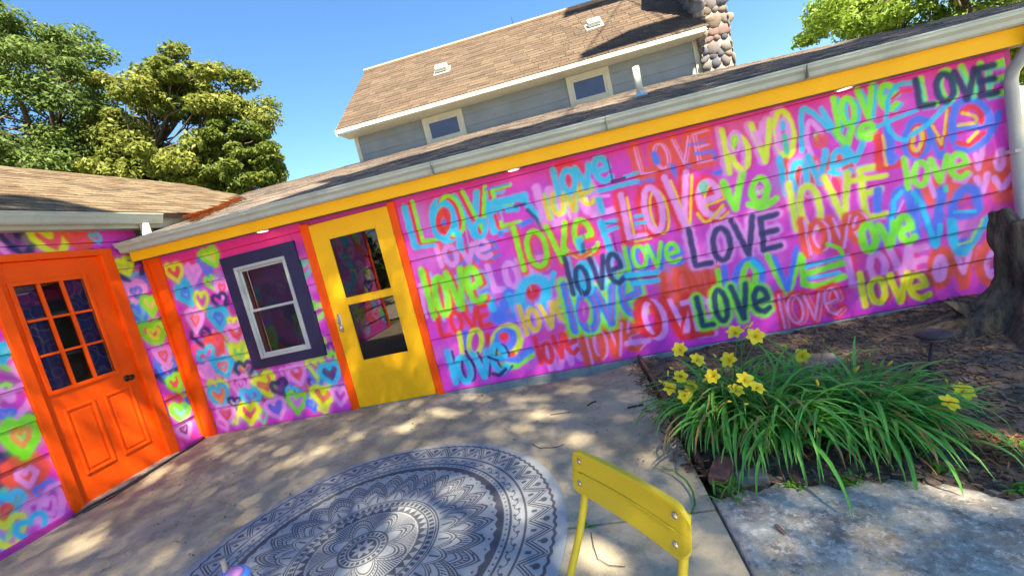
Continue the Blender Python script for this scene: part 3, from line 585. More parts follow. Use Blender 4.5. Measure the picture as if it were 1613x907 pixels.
for j in range(8):
    z0, z1 = zr[j], zr[j + 1]
    if z1 <= WB or z0 >= WT: plank('plank', wallA, 0, .178, 1.95, z0, z1, CA)
    else:
        plank('plank', wallA, 0, .178, WL + .02, z0, z1, CA); plank('plank', wallA, 0, WR - .02, 1.95, z0, z1, CA)
        if z0 < WB: plank('plank', wallA, 0, WL + .02, WR - .02, z0, WB + .02, CA)
        if z1 > WT: plank('plank', wallA, 0, WL + .02, WR - .02, WT - .02, z1, CA)
    cuts = {6: [on(962, 275, 1, 0)[0]], 5: [on(1005, 288, 1, 0)[0]], 2: [6.9], 0: [5.6]}.get(j, [])
    xs = [TR_] + cuts + [XE]
    for a, b in zip(xs[:-1], xs[1:]): plank('plank', wallA, 0, a + .0012, b - .0012, z0, z1, CA)
SILL = mat('painted_sill', (.20, .25, .27), .8, .25, 9, .3, 60, dirt=.6)
bx('foundation_sill', TR_ + .004, XE, -.030, .004, -.13, -.002, SILL, A, .006)
bx('corner_board', -.002, .178, -.045, .004, -.01, 2.2, ORANGE, A, .006); bx('corner_board', .0, .04, -.085, -.046, -.01, 2.2, ORANGE, A, .006)
bx('door_trim', TL_, DL - .003, -.040, .004, -.005, 2.12, ORANGE, A, .005); bx('door_trim', DR + .003, TR_, -.040, .004, -.05, 2.12, ORANGE, A, .005)
# window

wf = MB()
for b in ((WL, VL + .01, WB, WT), (VR - .01, WR, WB, WT), (VL + .01, VR - .01, WB, VB + .01), (VL + .01, VR - .01, VT - .01, WT)): wf.box(b[0], b[1], -.046, .02, b[2], b[3], .004)
win = wf.build('window', NAVY, A); tag(win, 'white double hung window in wide navy trim')
fr = MB(); t = .035
for b in ((VL, VL + t, VB, VT), (VR - t, VR, VB, VT), (VL + t, VR - t, VB, VB + t), (VL + t, VR - t, VT - t, VT)): fr.box(b[0], b[1], -.058, .06, b[2], b[3], .004)
fr.build('frame', VINYL, win)
zm = on(434, 481.5, 1, 0)[2]
for nm, z0, z1, y in (('upper_sash', zm - .012, VT - t, -.012), ('lower_sash', VB + t, zm + .012, -.032)):
    s_ = MB(); q = .026
    for b in ((VL + t, VL + t + q, z0, z1), (VR - t - q, VR - t, z0, z1), (VL + t + q, VR - t - q, z0, z0 + q), (VL + t + q, VR - t - q, z1 - q, z1)): s_.box(b[0], b[1], y - .009, y + .009, b[2], b[3], .003)
    s_.build(nm, VINYL, win)
    bx('pane', VL + t + q - .004, VR - t - q + .004, y - .002, y + .002, z0 + q - .004, z1 - q + .004, GLASS, win, 0)
CURT = mat('dim_room', (.075, .055, .085), .9, .5, 2.2)
bx('room_backing', VL + .01, VR - .01, .13, .15, VB, VT, CURT, win, 0)
# storm door
PZ = [(517, 375), (593, 357), (619, 455), (543, 471)]; P2 = [(545, 479), (621, 463), (643, 555), (570, 569)]
def zx(L): q = [on(*p, 1, -.04) for p in L]; return (np.mean([q[0][0], q[3][0]]), np.mean([q[1][0], q[2][0]]), np.mean([q[2][2], q[3][2]]), np.mean([q[0][2], q[1][2]]))
u0, u1, m1, m2 = zx(PZ); l0, l1, k1, k2 = zx(P2); X0, X1 = (u0 + l0) / 2, (u1 + l1) / 2
sd = MB()
sd.box(DL, X0, -.038, .0, .008, 2.09, .004); sd.box(X1, DR, -.038, .0, .008, 2.09, .004)
for z0, z1 in ((.008, k1), (k2, m1), (m2, 2.09)): sd.box(X0, X1, -.0375, -.0005, z0, z1, .003)
door = sd.build('storm_door', YELLOW, A); tag(door, 'yellow storm door with two stacked glass panes')
for z0, z1 in ((k1, k2), (m1, m2)):
    bx('pane', X0 - .004, X1 + .004, -.022, -.017, z0 - .004, z1 + .004, STORMG, door, 0)
    bd = MB(); q = .012
    for b in ((X0, X0 + q, z0, z1), (X1 - q, X1, z0, z1), (X0 + q, X1 - q, z0, z0 + q), (X0 + q, X1 - q, z1 - q, z1)): bd.box(b[0], b[1], -.041, -.0225, b[2], b[3], .002)
    bd.build('pane_bead', YELLOW, door)
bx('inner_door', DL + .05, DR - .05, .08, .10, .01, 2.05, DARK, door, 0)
hx = DL + .06; hz = on(535, 510, 1, -.06)[2]
h = MB(); h.box(hx - .018, hx + .018, -.046, -.0375, hz - .10, hz + .11, .006); h.lathe([(.001, -.03), (.016, -.026), (.02, 0), (.016, .02), (.001, .028)], (hx, -.065, hz - .05), 12)
h.tube([(hx, -.04, hz - .05), (hx, -.07, hz - .05)], .008); h.tube([(hx, -.046, hz + .07), (hx, -.085, hz + .06), (hx, -.09, hz + .01), (hx, -.048, hz - .0)], .007)
h.build('handle', STEEL, door, True)
bx('threshold', DL - .02, DR + .02, -.07, .0, -.03, .006, SILL, A, .004)
# soffit, fascia, gutter
x0, x1 = -.02, 9.72; f0, f1 = 2.165, 2.048
def zf(x): return 2.160 - .0128 * x
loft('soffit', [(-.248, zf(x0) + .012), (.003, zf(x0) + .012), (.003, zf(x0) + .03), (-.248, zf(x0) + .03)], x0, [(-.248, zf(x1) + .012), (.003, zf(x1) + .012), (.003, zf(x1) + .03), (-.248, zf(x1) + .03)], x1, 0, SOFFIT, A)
loft('fascia', [(-.250, zf(.075)), (-.228, zf(.075)), (-.228, za(0)), (-.250, za(0))], .075, [(-.250, zf(x1)), (-.228, zf(x1)), (-.228, za(x1)), (-.250, za(x1))], x1, 0, YELLOW, A)
GP = [(-.252, 0), (-.252, -.105), (-.325, -.105), (-.340, -.092), (-.348, -.06), (-.375, -.035), (-.378, -.012), (-.386, -.010), (-.386, .003), (-.366, .003), (-.366, -.03), (-.262, -.03), (-.262, 0)]
def gp(x): return [(a, b + za(x) - .012) for a, b in GP]
gut = loft('gutter', gp(.065), .065, gp(x1), x1, 0, GUTTER, A)
for x in (3.62, 5.25, 6.9): bx('gutter_seam', x, x + .006, -.389, -.25, za(x) - .118, za(x) - .008, mat('seam', (.2, .2, .18), .6), gut, 0)
rx = (9.72, 7.2)
pA = [(.0, -.30), (9.75, -.30), (7.35, 3.35), (7.35, 4.25), (-1.7, 4.25), (-1.32, 3.4), (.25, .78), (.0, .78)]
def zroof(x, y): return za(x) + .012 + SA * (y + .25)
roofA = slab('roof', [(x, y, zroof(x, y)) for x, y in pA], .05, ROOFDECK, A)
Ud = Vector((1, 0, -.0090)).normalized(); Vd = Vector((0, 1, SA)).normalized(); lv = math.hypot(1, SA)
shingles(roofA, (0, -.30, zroof(0, -.30)), Ud, Vd, [(x, (y + .30) * lv) for x, y in pA], GREYS, seed=3)
slab('hip_roof', [(9.75, -.30, zroof(9.75, -.3)), (9.9, 4.3, zroof(9.75, -.3)), (7.35, 3.35, zroof(7.35, 3.35))], .05, ROOFDECK, A)
# pine needles in the valley
nd = MB()
for i in range(1300):
    t, q = rng.uniform(0, 1) ** .8, rng.normal(0, 1); px, py = 296 + 84 * t + q * 4, 347 - 39 * t + 3 + abs(q) * 2
    d = ray(px, py); nn = np.array([.0090, -SA, 1.0]); k_ = (2.387 + SA * .25 - nn @ CAM) / (nn @ d); x, y, _ = CAM + k_ * d
    z = max(zroof(x, y), 2.645 + .5 * (.3 - x)) + .012; a = rng.uniform(0, 6.28); l = rng.uniform(.04, .09)
    dx, dy = math.cos(a) * l, math.sin(a) * l; k = .006
    c = (.30 + .12 * rng.random(), .13 + .05 * rng.random(), .05)
    nd.add([(x - dx, y - dy, z), (x - dy * .12, y + dx * .12, z + k), (x + dx, y + dy, z + .012), (x + dy * .12, y - dx * .12, z + k)], [(0, 1, 2, 3)], c)
o = mesh('pine_needles', nd.v, nd.f, CHIP, cols=np.array(nd.c)); tag(o, 'rusty orange fallen needles gathered in the roof valley', 'needles', kind='stuff')
# recessed soffit lamps
LAMP, nt, b = newmat('lamp_lens'); b.inputs['Base Color'].default_value = (.8, .75, .6, 1); b.inputs['Emission Color'].default_value = (1, .80, .5, 1); b.inputs['Emission Strength'].default_value = .5
for px, py in ((437, 364), (812, 270), (1310, 141)):
    p = on(px, py, 2, zf(3.5 if px > 500 else 1.6)); x = p[0]
    lm = MB(); lm.lathe([(.001, -.012), (.062, -.012), (.072, -.006), (.075, .014)], (x, -.125, zf(x) + .012), 24); lo = lm.build('soffit_lamp', VINYL, A, True)
    lm = MB(); lm.lathe([(.001, -.016), (.05, -.015), (.056, -.0115)], (x, -.125, zf(x) + .012), 24, cap=False); lm.build('lens', LAMP, lo, True)
# downspout at the far corner
ds = MB(); xx = 8.56
ds.tube([(xx + .04, -.33, za(xx) - .12), (xx + .04, -.33, za(xx) - .2), (xx + .04, -.10, za(xx) - .42), (xx + .04, -.075, za(xx) - .5), (xx + .04, -.075, .25), (xx + .04, -.075, .12)], [.045] * 6, 12)
dsp = ds.build('downspout', VINYL, A, True)
bx('strap', xx - .02, xx + .10, -.125, .003, 1.2, 1.23, VINYL, dsp, .003)
# plumbing vent
p = (5.93, 1.29); zz = zroof(*p)
v = MB(); v.tube([(p[0], p[1], zz - .05), (p[0], p[1], zz + .36)], .042, 16); vp = v.build('vent_pipe', WHITE, A, True)
v = MB(); v.lathe([(.085, .0), (.07, .03), (.05, .05), (.045, .06)], (p[0], p[1], zz), 18); v.build('flashing', mat('blue_flashing', (.25, .42, .6), .4, .1, 9), vp, True)
# ---------------------------------------------------------------- wing with the hearts
B = empty('house_wing', (-.1, -2.6, 0), 'low house wing with painted hearts siding, orange door and tan shingle roof', 'house')
bk = MB(); bk.box(-.20, -.055, -5.62, -1.40, -.1, 2.62); bk.box(-.20, -.055, -.48, -.002, -.1, 2.62); bk.box(-.20, -.055, -1.40, -.48, 2.26, 2.62)
wallB = bk.build('wall', MAG, B)
OL, OR_, OT = -1.462, -.394, 2.330; SLL, SR, ST = -1.372, -.512, 2.262
zb = [0, .30, .60, .90, 1.20, 1.50, 1.80, 2.10, 2.40, 2.56]
for j in range(9):
    z0, z1 = zb[j], zb[j + 1]
    if z0 >= OT: pl = [(-2.4, -.05)]
    else: pl = [(-2.4, OL + .01), (OR_ - .01, -.05)]
    for a, b in pl: plank('plank', wallB, 1, a, b, z0, z1, CB)
    if z0 < OT < z1: plank('plank', wallB, 1, OL + .01, OR_ - .01, OT - .01, z1, CB)
    plank('plank', wallB, 1, -5.5, -2.4024, z0, z1, CB, step=.022)
bx('corner_board', -.05, .035, -5.62, -5.5, 0, 2.56, ORANGE, B, .006)
bx('base_board', .004, .05, OR_ + .004, -.09, -.02, .05, MAG, B, .01); bx('base_board', .004, .05, -5.5, OL - .004, -.02, .05, MAG, B, .01)
bx('door_trim', -.05, .040, OL, SLL - .002, -.01, OT, ORANGE, B, .005); bx('door_trim', -.05, .040, SR + .002, OR_, -.01, OT, ORANGE, B, .005); bx('door_trim', -.05, .0385, SLL - .002, SR + .002, ST + .004, OT - .001, ORANGE, B, .005)
gy0, gy1, gz0, gz1 = -1.295, -.705, 1.075, 2.07
d_ = MB(); d_.box(-.05, -.008, SLL, gy0, .03, ST, .003); d_.box(-.05, -.008, gy1, SR, .03, ST, .003); d_.box(-.0495, -.0085, gy0, gy1, .03, gz0, .002); d_.box(-.0495, -.0085, gy0, gy1, gz1, ST, .002)
od = d_.build('entry_door', ORANGE, B); tag(od, 'orange entry door with nine small panes')
lf = MB(); q = .034
for b in ((gy0 - .02, gy0 + q * .5, gz0 - .02, gz1 + .02), (gy1 - q * .5, gy1 + .02, gz0 - .02, gz1 + .02), (gy0 + q * .5, gy1 - q * .5, gz0 - .02, gz0 + q * .5), (gy0 + q * .5, gy1 - q * .5, gz1 - q * .5, gz1 + .02)): lf.box(-.007, .006, b[0], b[1], b[2], b[3], .004)
lf.build('light_frame', ORANGE, od)
ys = np.linspace(gy0 + q * .5, gy1 - q * .5, 4); zs = np.linspace(gz0 + q * .5, gz1 - q * .5, 4)
for i in (1, 2): bx('muntin', -.032, .004, ys[i] - .011, ys[i] + .011, gz0 + .017, gz1 - .017, ORANGE, od, .003)
for i in (1, 2):
    for k in range(3): bx('muntin', -.031, .0025, ys[k] + .0112, ys[k + 1] - .0112, zs[i] - .011, zs[i] + .011, ORANGE, od, .003)
# patterned curtain behind the panes
CUR, nt, b = newmat('indigo_curtain'); N = nt.nodes; L = nt.links
tc = N.new('ShaderNodeTexCoord'); wv = N.new('ShaderNodeTexWave'); wv.wave_type = 'RINGS'; wv.inputs['Scale'].default_value = 4.5; wv.inputs['Distortion'].default_value = 6; wv.inputs['Detail'].default_value = 1.5
vo = N.new('ShaderNodeTexVoronoi'); vo.inputs['Scale'].default_value = 7.5; L.new(tc.outputs['Object'], vo.inputs['Vector']); L.new(tc.outputs['Object'], wv.inputs['Vector'])
r = N.new('ShaderNodeValToRGB'); r.color_ramp.interpolation = 'EASE'; e = r.color_ramp.elements
e[0].position = 0; e[0].color = (.05, .04, .22, 1); e[1].position = 1; e[1].color = (.05, .05, .30, 1)
for pos, c in ((.28, (.06, .045, .26, 1)), (.33, (.42, .08, .12, 1)), (.39, (.05, .05, .28, 1)), (.62, (.04, .035, .2, 1)), (.68, (.24, .17, .24, 1)), (.74, (.05, .05, .25, 1))): x = e.new(pos); x.color = c
L.new(vo.outputs['Distance'], r.inputs['Fac']); L.new(r.outputs[0], b.inputs['Base Color']); b.inputs['Roughness'].default_value = .9
for k in range(3):
    for i in range(3):
        bx('pane', -.024, -.020, ys[k] + .004, ys[k + 1] - .004, zs[i] + .004, zs[i + 1] - .004, GLASS, od, 0)
bx('curtain', -.050, -.046, ys[0] + .002, ys[1] - .006, zs[0], zs[3], CUR, od, 0); bx('curtain', -.050, -.046, ys[2] + .006, ys[3] - .002, zs[0], zs[3], CUR, od, 0)
bx('dark_back_panel', -.198, -.19, -1.40, -.48, 0, 2.26, DARK, od, 0)  # dark panel closes the opening and stands for the unlit room
for (a, b_) in (((90, 655), (168, 727)), ((166, 627), (229, 693))):
    pa, pb = on(*a, 0, 0), on(*b_, 0, 0); y0, y1 = sorted((pa[1], pb[1]))
    y0, y1 = (-1.255, -.985) if a[0] < 100 else (-.905, -.625); z0, z1 = .26, .90
    rg = MB(); q = .03
    for c in ((y0, y0 + q, z0, z1), (y1 - q, y1, z0, z1), (y0 + q, y1 - q, z0, z0 + q), (y0 + q, y1 - q, z1 - q, z1)): rg.box(-.010, .006, c[0], c[1], c[2], c[3], .008)
    rg.box(-.010, .002, y0 + q + .02, y1 - q - .02, z0 + q + .02, z1 - q - .02, .006)
    rg.build('panel_moulding', ORANGE, od)
kp = on(206, 594, 0, .04); kb = MB()
kb.lathe([(.034, -.012), (.034, -.006), (.014, -.004), (.012, .03), (.026, .036), (.031, .052), (.024, .066), (.001, .07)], (0, 0, 0), 20)
kv = [(v_[2] - .002, v_[0] + kp[1], v_[1] + kp[2]) for v_ in kb.v]; kb.v = kv; kb.build('door_knob', BRONZE, od, True)
bx('threshold', -.05, .085, SLL - .04, SR + .07, -.01, .032, mat('worn_sill', (.33, .30, .26), .7, .3, 12, .4, 50, dirt=.5), B, .008)
cb = MB(); cb.tube([(.10, -1.52, .02), (.105, -1.40, .03), (.12, -1.1, .014), (.10, -.8, .012), (.09, -.5, .014), (.075, -.2, .012), (.07, -.1, .02)], .011, 6); cb.tube([(.115, -1.46, .012), (.16, -1.25, .010), (.14, -1.02, .009), (.12, -.86, .009)], .006, 6)
tag(cb.build('cable', mat('black_rubber', (.04, .035, .035), .6), None, True), 'dark cable lying along the foot of the orange door', 'cable')
bx('soffit', .004, .192, -5.7, .70, 2.52, 2.54, mat('beige_soffit', (.40, .36, .30), .7, .1, 5), B, .002)
bx('fascia', .186, .205, -5.7, .70, 2.50, 2.645, WHITE, B, .003)
GB = [(.207, 0), (.207, -.10), (.26, -.10), (.275, -.085), (.285, -.055), (.302, -.03), (.305, -.008), (.315, -.006), (.315, .004), (.295, .004), (.295, -.03), (.217, -.03), (.217, 0)]
loft('gutter', [(a, b + 2.628) for a, b in GB], -5.7, [(a, b + 2.640) for a, b in GB], .075, 1, GUTTER, B)
v = MB(); v.box(.215, .285, -.175, -.105, 2.37, 2.545, .012); v.build('downspout', VINYL, B)
pB = [(.30, -5.8), (.30, .80), (-1.32, 3.42), (-2.0, 3.0), (-1.95, -5.8)]
def zB(x): return 2.645 + .5 * (.30 - x)
roofB = slab('roof', [(x, y, zB(x)) for x, y in pB], .05, ROOFDECK, B)
lb = math.hypot(1, .5)
shingles(roofB, (.30, 0, zB(.30)), (0, 1, 0), Vector((-1, 0, .5)), [(y, (.30 - x) * lb) for x, y in pB], TANS, seed=5)
slab('back_roof', [(-1.96, -5.8, zB(-1.96)), (-2.0, 3.0, zB(-1.96)), (-4.3, 3.0, 2.6), (-4.3, -5.8, 2.6)], .05, ROOFDECK, B)
# ---------------------------------------------------------------- main house behind
KS = 1.2158
def sc(p): return CAM + KS * (np.array(p) - CAM)
def drop(x): return -.008 * (x - 4.7)
Hs = empty('main_house', (4.3, 5.8, 0), 'taller grey-blue house with brown shingle roof behind the mural wing', 'house')
xa, xb = sc((1.728, 2.5, 3))[0], 7.60; ze = 4.035
bk = MB(); bk.box(xa + .02, xb, 4.03, 7.6, 0, ze); wallH = bk.build('wall', SIDING, Hs)
gb = MB(); gb.prism([(4.03, 4.0), (7.62, 4.0), (5.82, 5.75)], 0, xa + .02, xa + .1); gb.build('gable_wall', SIDING, Hs)
z0 = 3.25; k = 0
while z0 < ze:
    z1 = min(z0 + .21, ze); mb = MB(); mb.add([(xa, 4.03 - .018, z0), (xb, 4.03 - .018, z0), (xb, 4.03 - .006, z1), (xa, 4.03 - .006, z1), (xa, 4.035, z0), (xb, 4.035, z0)], [(0, 1, 2, 3), (0, 4, 5, 1)]); mb.build('plank', SIDING, wallH); z0 = z1
bx('corner_board', xa - .03, xa + .05, 4.0, 4.1, 3.2, ze, WHITE, Hs, .004); bx('corner_board', xb - .10, xb, 3.998, 4.1, 3.2, ze, WHITE, Hs, .004)
for (L_, R_, B_, T_) in ((680, 730, 0, 0), (895, 964, 0, 0)):
    if L_ < 800: o = [sc(on(*q, 1, 2.5)) for q in ((668, 205), (731, 189), (735, 208), (672, 222))]
    else: o = [sc(on(*q, 1, 2.5)) for q in ((895, 142), (963, 127), (965, 147), (897, 160))]
    x0, x1 = (o[0][0] + o[3][0]) / 2, (o[1][0] + o[2][0]) / 2; zb_ = (o[2][2] + o[3][2]) / 2 - .19; zt = ze - .015; t = .08
    f_ = MB()
    for b in ((x0, x0 + t, zb_, zt), (x1 - t, x1, zb_, zt), (x0 + t, x1 - t, zb_, zb_ + .17), (x0 + t, x1 - t, zt - t, zt)): f_.box(b[0], b[1], 3.985, 4.04, b[2], b[3], .004)
    wd_ = f_.build('window', WHITE, Hs)
    f_ = MB(); q = .04
    for b in ((x0 + t, x0 + t + q, zb_ + .17, zt - t), (x1 - t - q, x1 - t, zb_ + .17, zt - t), (x0 + t + q, x1 - t - q, zb_ + .17, zb_ + .17 + q), (x0 + t + q, x1 - t - q, zt - t - q, zt - t)): f_.box(b[0], b[1], 3.995, 4.03, b[2], b[3], .003)
    f_.build('sash', WHITE, wd_); bx('pane', x0 + t + q - .005, x1 - t - q + .005, 4.004, 4.008, zb_ + .17, zt - t, mat('upper_glass', (.05, .06, .12), .08, .2, 2), wd_, 0)
ye, yr, zr0, zr1 = 3.574, 5.823, 4.095, 5.875; xl, xr_ = .935, 7.66; SH = (zr1 - zr0) / (yr - ye)
pH = [(xl, ye), (xr_, ye), (xr_, yr), (xl, yr)]
roofH = slab('roof', [(x, y, zr0 + drop(x) + SH * (y - ye)) for x, y in pH], .07, ROOFDECK, Hs)
shingles(roofH, (0, ye, zr0 + drop(0)), (1, 0, -.008), (0, 1, SH), [(x, (y - ye) * math.hypot(1, SH)) for x, y in pH], BROWNS, exposure=.125, seed=9)
slab('back_roof', [(xl, yr + .01, zr1 - .02), (xr_, yr + .01, zr1 - .05), (xr_, 8.0, 4.1), (xl, 8.0, 4.1)], .07, ROOFDECK, Hs)
rc = MB(); rc.tube([(xl, yr, zr1 + .03 + drop(xl)), (xr_, yr, zr1 + .03 + drop(xr_))], .05, 8); rc.build('ridge_cap', mat('ridge', (.27, .19, .14), .9, .2, 30, .5, 60), Hs)
loft('fascia', [(ye - .012, zr0 - .075 + drop(xl)), (ye + .02, zr0 - .075 + drop(xl)), (ye + .02, zr0 + .0 + drop(xl)), (ye - .012, zr0 - .005 + drop(xl))], xl, [(ye - .012, zr0 - .075 + drop(xr_)), (ye + .02, zr0 - .075 + drop(xr_)), (ye + .02, zr0 + .0 + drop(xr_)), (ye - .012, zr0 - .005 + drop(xr_))], xr_ - .05, 0, WHITE, Hs)
bx('soffit', xl + .02, xr_ - .02, ye + .021, 4.02, zr0 - .070, zr0 - .055, WHITE, Hs, .002)
mb = MB(); mb.add([(xl - .015, ye - .012, zr0 - .075 + .02), (xl - .015, yr, zr1 - .075 + .02), (xl - .015, yr, zr1 + .02), (xl - .015, ye - .012, zr0 + .02), (xl + .01, ye - .012, zr0 - .10), (xl + .01, yr, zr1 - .10), (xl + .01, yr, zr1 + .02), (xl + .01, ye - .012, zr0 + .02)], [(0, 1, 2, 3), (4, 7, 6, 5), (0, 4, 5, 1), (3, 2, 6, 7), (0, 3, 7, 4), (1, 5, 6, 2)]); mb.build('rake_board', WHITE, Hs)
nv = Vector((0, -SH, 1)).normalized(); vv = Vector((0, 1, SH)).normalized()
for px, py in ((697, 113), (936, 42)):
    d = ray(px, py); nn = np.array([.008, -SH, 1.0]); t = (zr0 + .008 * 4.7 - SH * ye - nn @ CAM) / (nn @ d); p = Vector(CAM + t * d)
    R3 = Matrix((Vector((1, 0, 0)), vv, nv)).transposed()
    b = MB(); b.box(-.13, .13, -.10, .10, .03, .13, .03); b.box(-.17, .17, -.15, .15, .008, .022, .004); b.v = [tuple(p + R3 @ Vector(q)) for q in b.v]; b.build('roof_vent', VINYL, Hs)
an = MB(); ax_ = on(812, 57, 1, 5.823)[0]; an.tube([(ax_, yr, zr1), (ax_, yr, zr1 + .22)], .006, 5); an.tube([(ax_ - .1, yr, zr1 + .05), (ax_ + .1, yr, zr1 + .06)], .007, 5); an.tube([(ax_ + .03, yr - .06, zr1 + .1), (ax_ + .03, yr + .06, zr1 + .12)], .006, 5); an.build('antenna', BRONZE, Hs)
# cobble chimney
cx0, cx1, cy0, cy1 = 7.60, 8.10, 3.93, 4.62
ch = bx('chimney', cx0, cx1, cy0, cy1, 2.6, 6.6, MORTAR, Hs, .02); tag(ch, 'round field stone chimney at the end of the brown roof')
SC = [tuple(.40 * v for v in q) for q in [(.31, .26, .22), (.34, .28, .26), (.27, .26, .28), (.37, .33, .29), (.24, .24, .29), (.34, .25, .25), (.38, .35, .32), (.29, .29, .29), (.16, .18, .26)]]
stones = []
for k in range(9):
    bm = bmesh.new(); bmesh.ops.create_icosphere(bm, subdivisions=2, radius=1)
    for q in bm.verts:
        n = q.co.normalized(); q.co = Vector((n.x, n.y * .30, n.z)) * (1 + .14 * math.sin(3 * n.x + k) + .11 * math.sin(4 * n.z + 2 * k) + .07 * math.sin(7 * n.y + k) + .06 * math.sin(9 * n.x + 5 * n.z))
    me = bpy.data.meshes.new('stone'); bm.to_mesh(me); bm.free(); me.polygons.foreach_set('use_smooth', [True] * len(me.polygons))
    ca = me.color_attributes.new('Col', 'FLOAT_COLOR', 'POINT'); ca.data.foreach_set('color', list((*SC[k], 1.0)) * len(me.vertices)); me.materials.append(STONE); stones.append(me)
def stone(p, s, face):
    o = bpy.data.objects.new('stone', random.choice(stones)); COL.objects.link(o); adopt(o, ch)
    o.matrix_basis = Matrix.Translation(p) @ Matrix.Rotation(face, 4, 'Z') @ Matrix.Rotation(random.uniform(-.5, .5), 4, 'Y') @ Matrix.Diagonal((s * random.uniform(.85, 1.25), s, s * random.uniform(.75, 1.0), 1))
for face in range(3):
    z = 2.95
    while z < 6.5:
        s = random.uniform(.07, .115); L_ = (cx1 - cx0) if face == 0 else (cy1 - cy0); u = s * .6
        while u < L_ + .02:
            s2 = s * random.uniform(.85, 1.15); dz = random.uniform(-.02, .02)
            if face == 0: stone(Vector((cx0 + u, cy0, z + dz)), s2, 0)
            elif face == 1: stone(Vector((cx1, cy0 + u, z + dz)), s2, math.pi / 2)
            elif z > 3.6: stone(Vector((cx0, cy0 + u, z + dz)), s2, math.pi / 2)
            u += s2 * 1.75
        z += s * 1.6
# ---------------------------------------------------------------- rug
class X:
    """tiny expression builder for shader maths"""
    nt = None
    def __init__(s, v): s.v = v
    @staticmethod
    def op(kind, *a, clamp=False):
        n = X.nt.nodes.new('ShaderNodeMath'); n.operation = kind; n.use_clamp = clamp
        for i, q in enumerate(a):
            q = q.v if isinstance(q, X) else q
            if isinstance(q, (int, float)): n.inputs[i].default_value = q
            else: X.nt.links.new(q, n.inputs[i])
        return X(n.outputs[0])
    def __add__(s, o): return X.op('ADD', s, o)
    __radd__ = __add__
    def __sub__(s, o): return X.op('SUBTRACT', s, o)
    def __rsub__(s, o): return X.op('SUBTRACT', o, s)
    def __mul__(s, o): return X.op('MULTIPLY', s, o)
    __rmul__ = __mul__
    def abs(s): return X.op('ABSOLUTE', s)
    def frac(s): return X.op('FRACT', s)
    def max(s, o): return X.op('MAXIMUM', s, o)
    def min(s, o): return X.op('MINIMUM', s, o)
    def pow(s, o): return X.op('POWER', s, o)
    def sin(s): return X.op('SINE', s)
RUG_C = (3.262, -2.392); RUG_R = 1.150
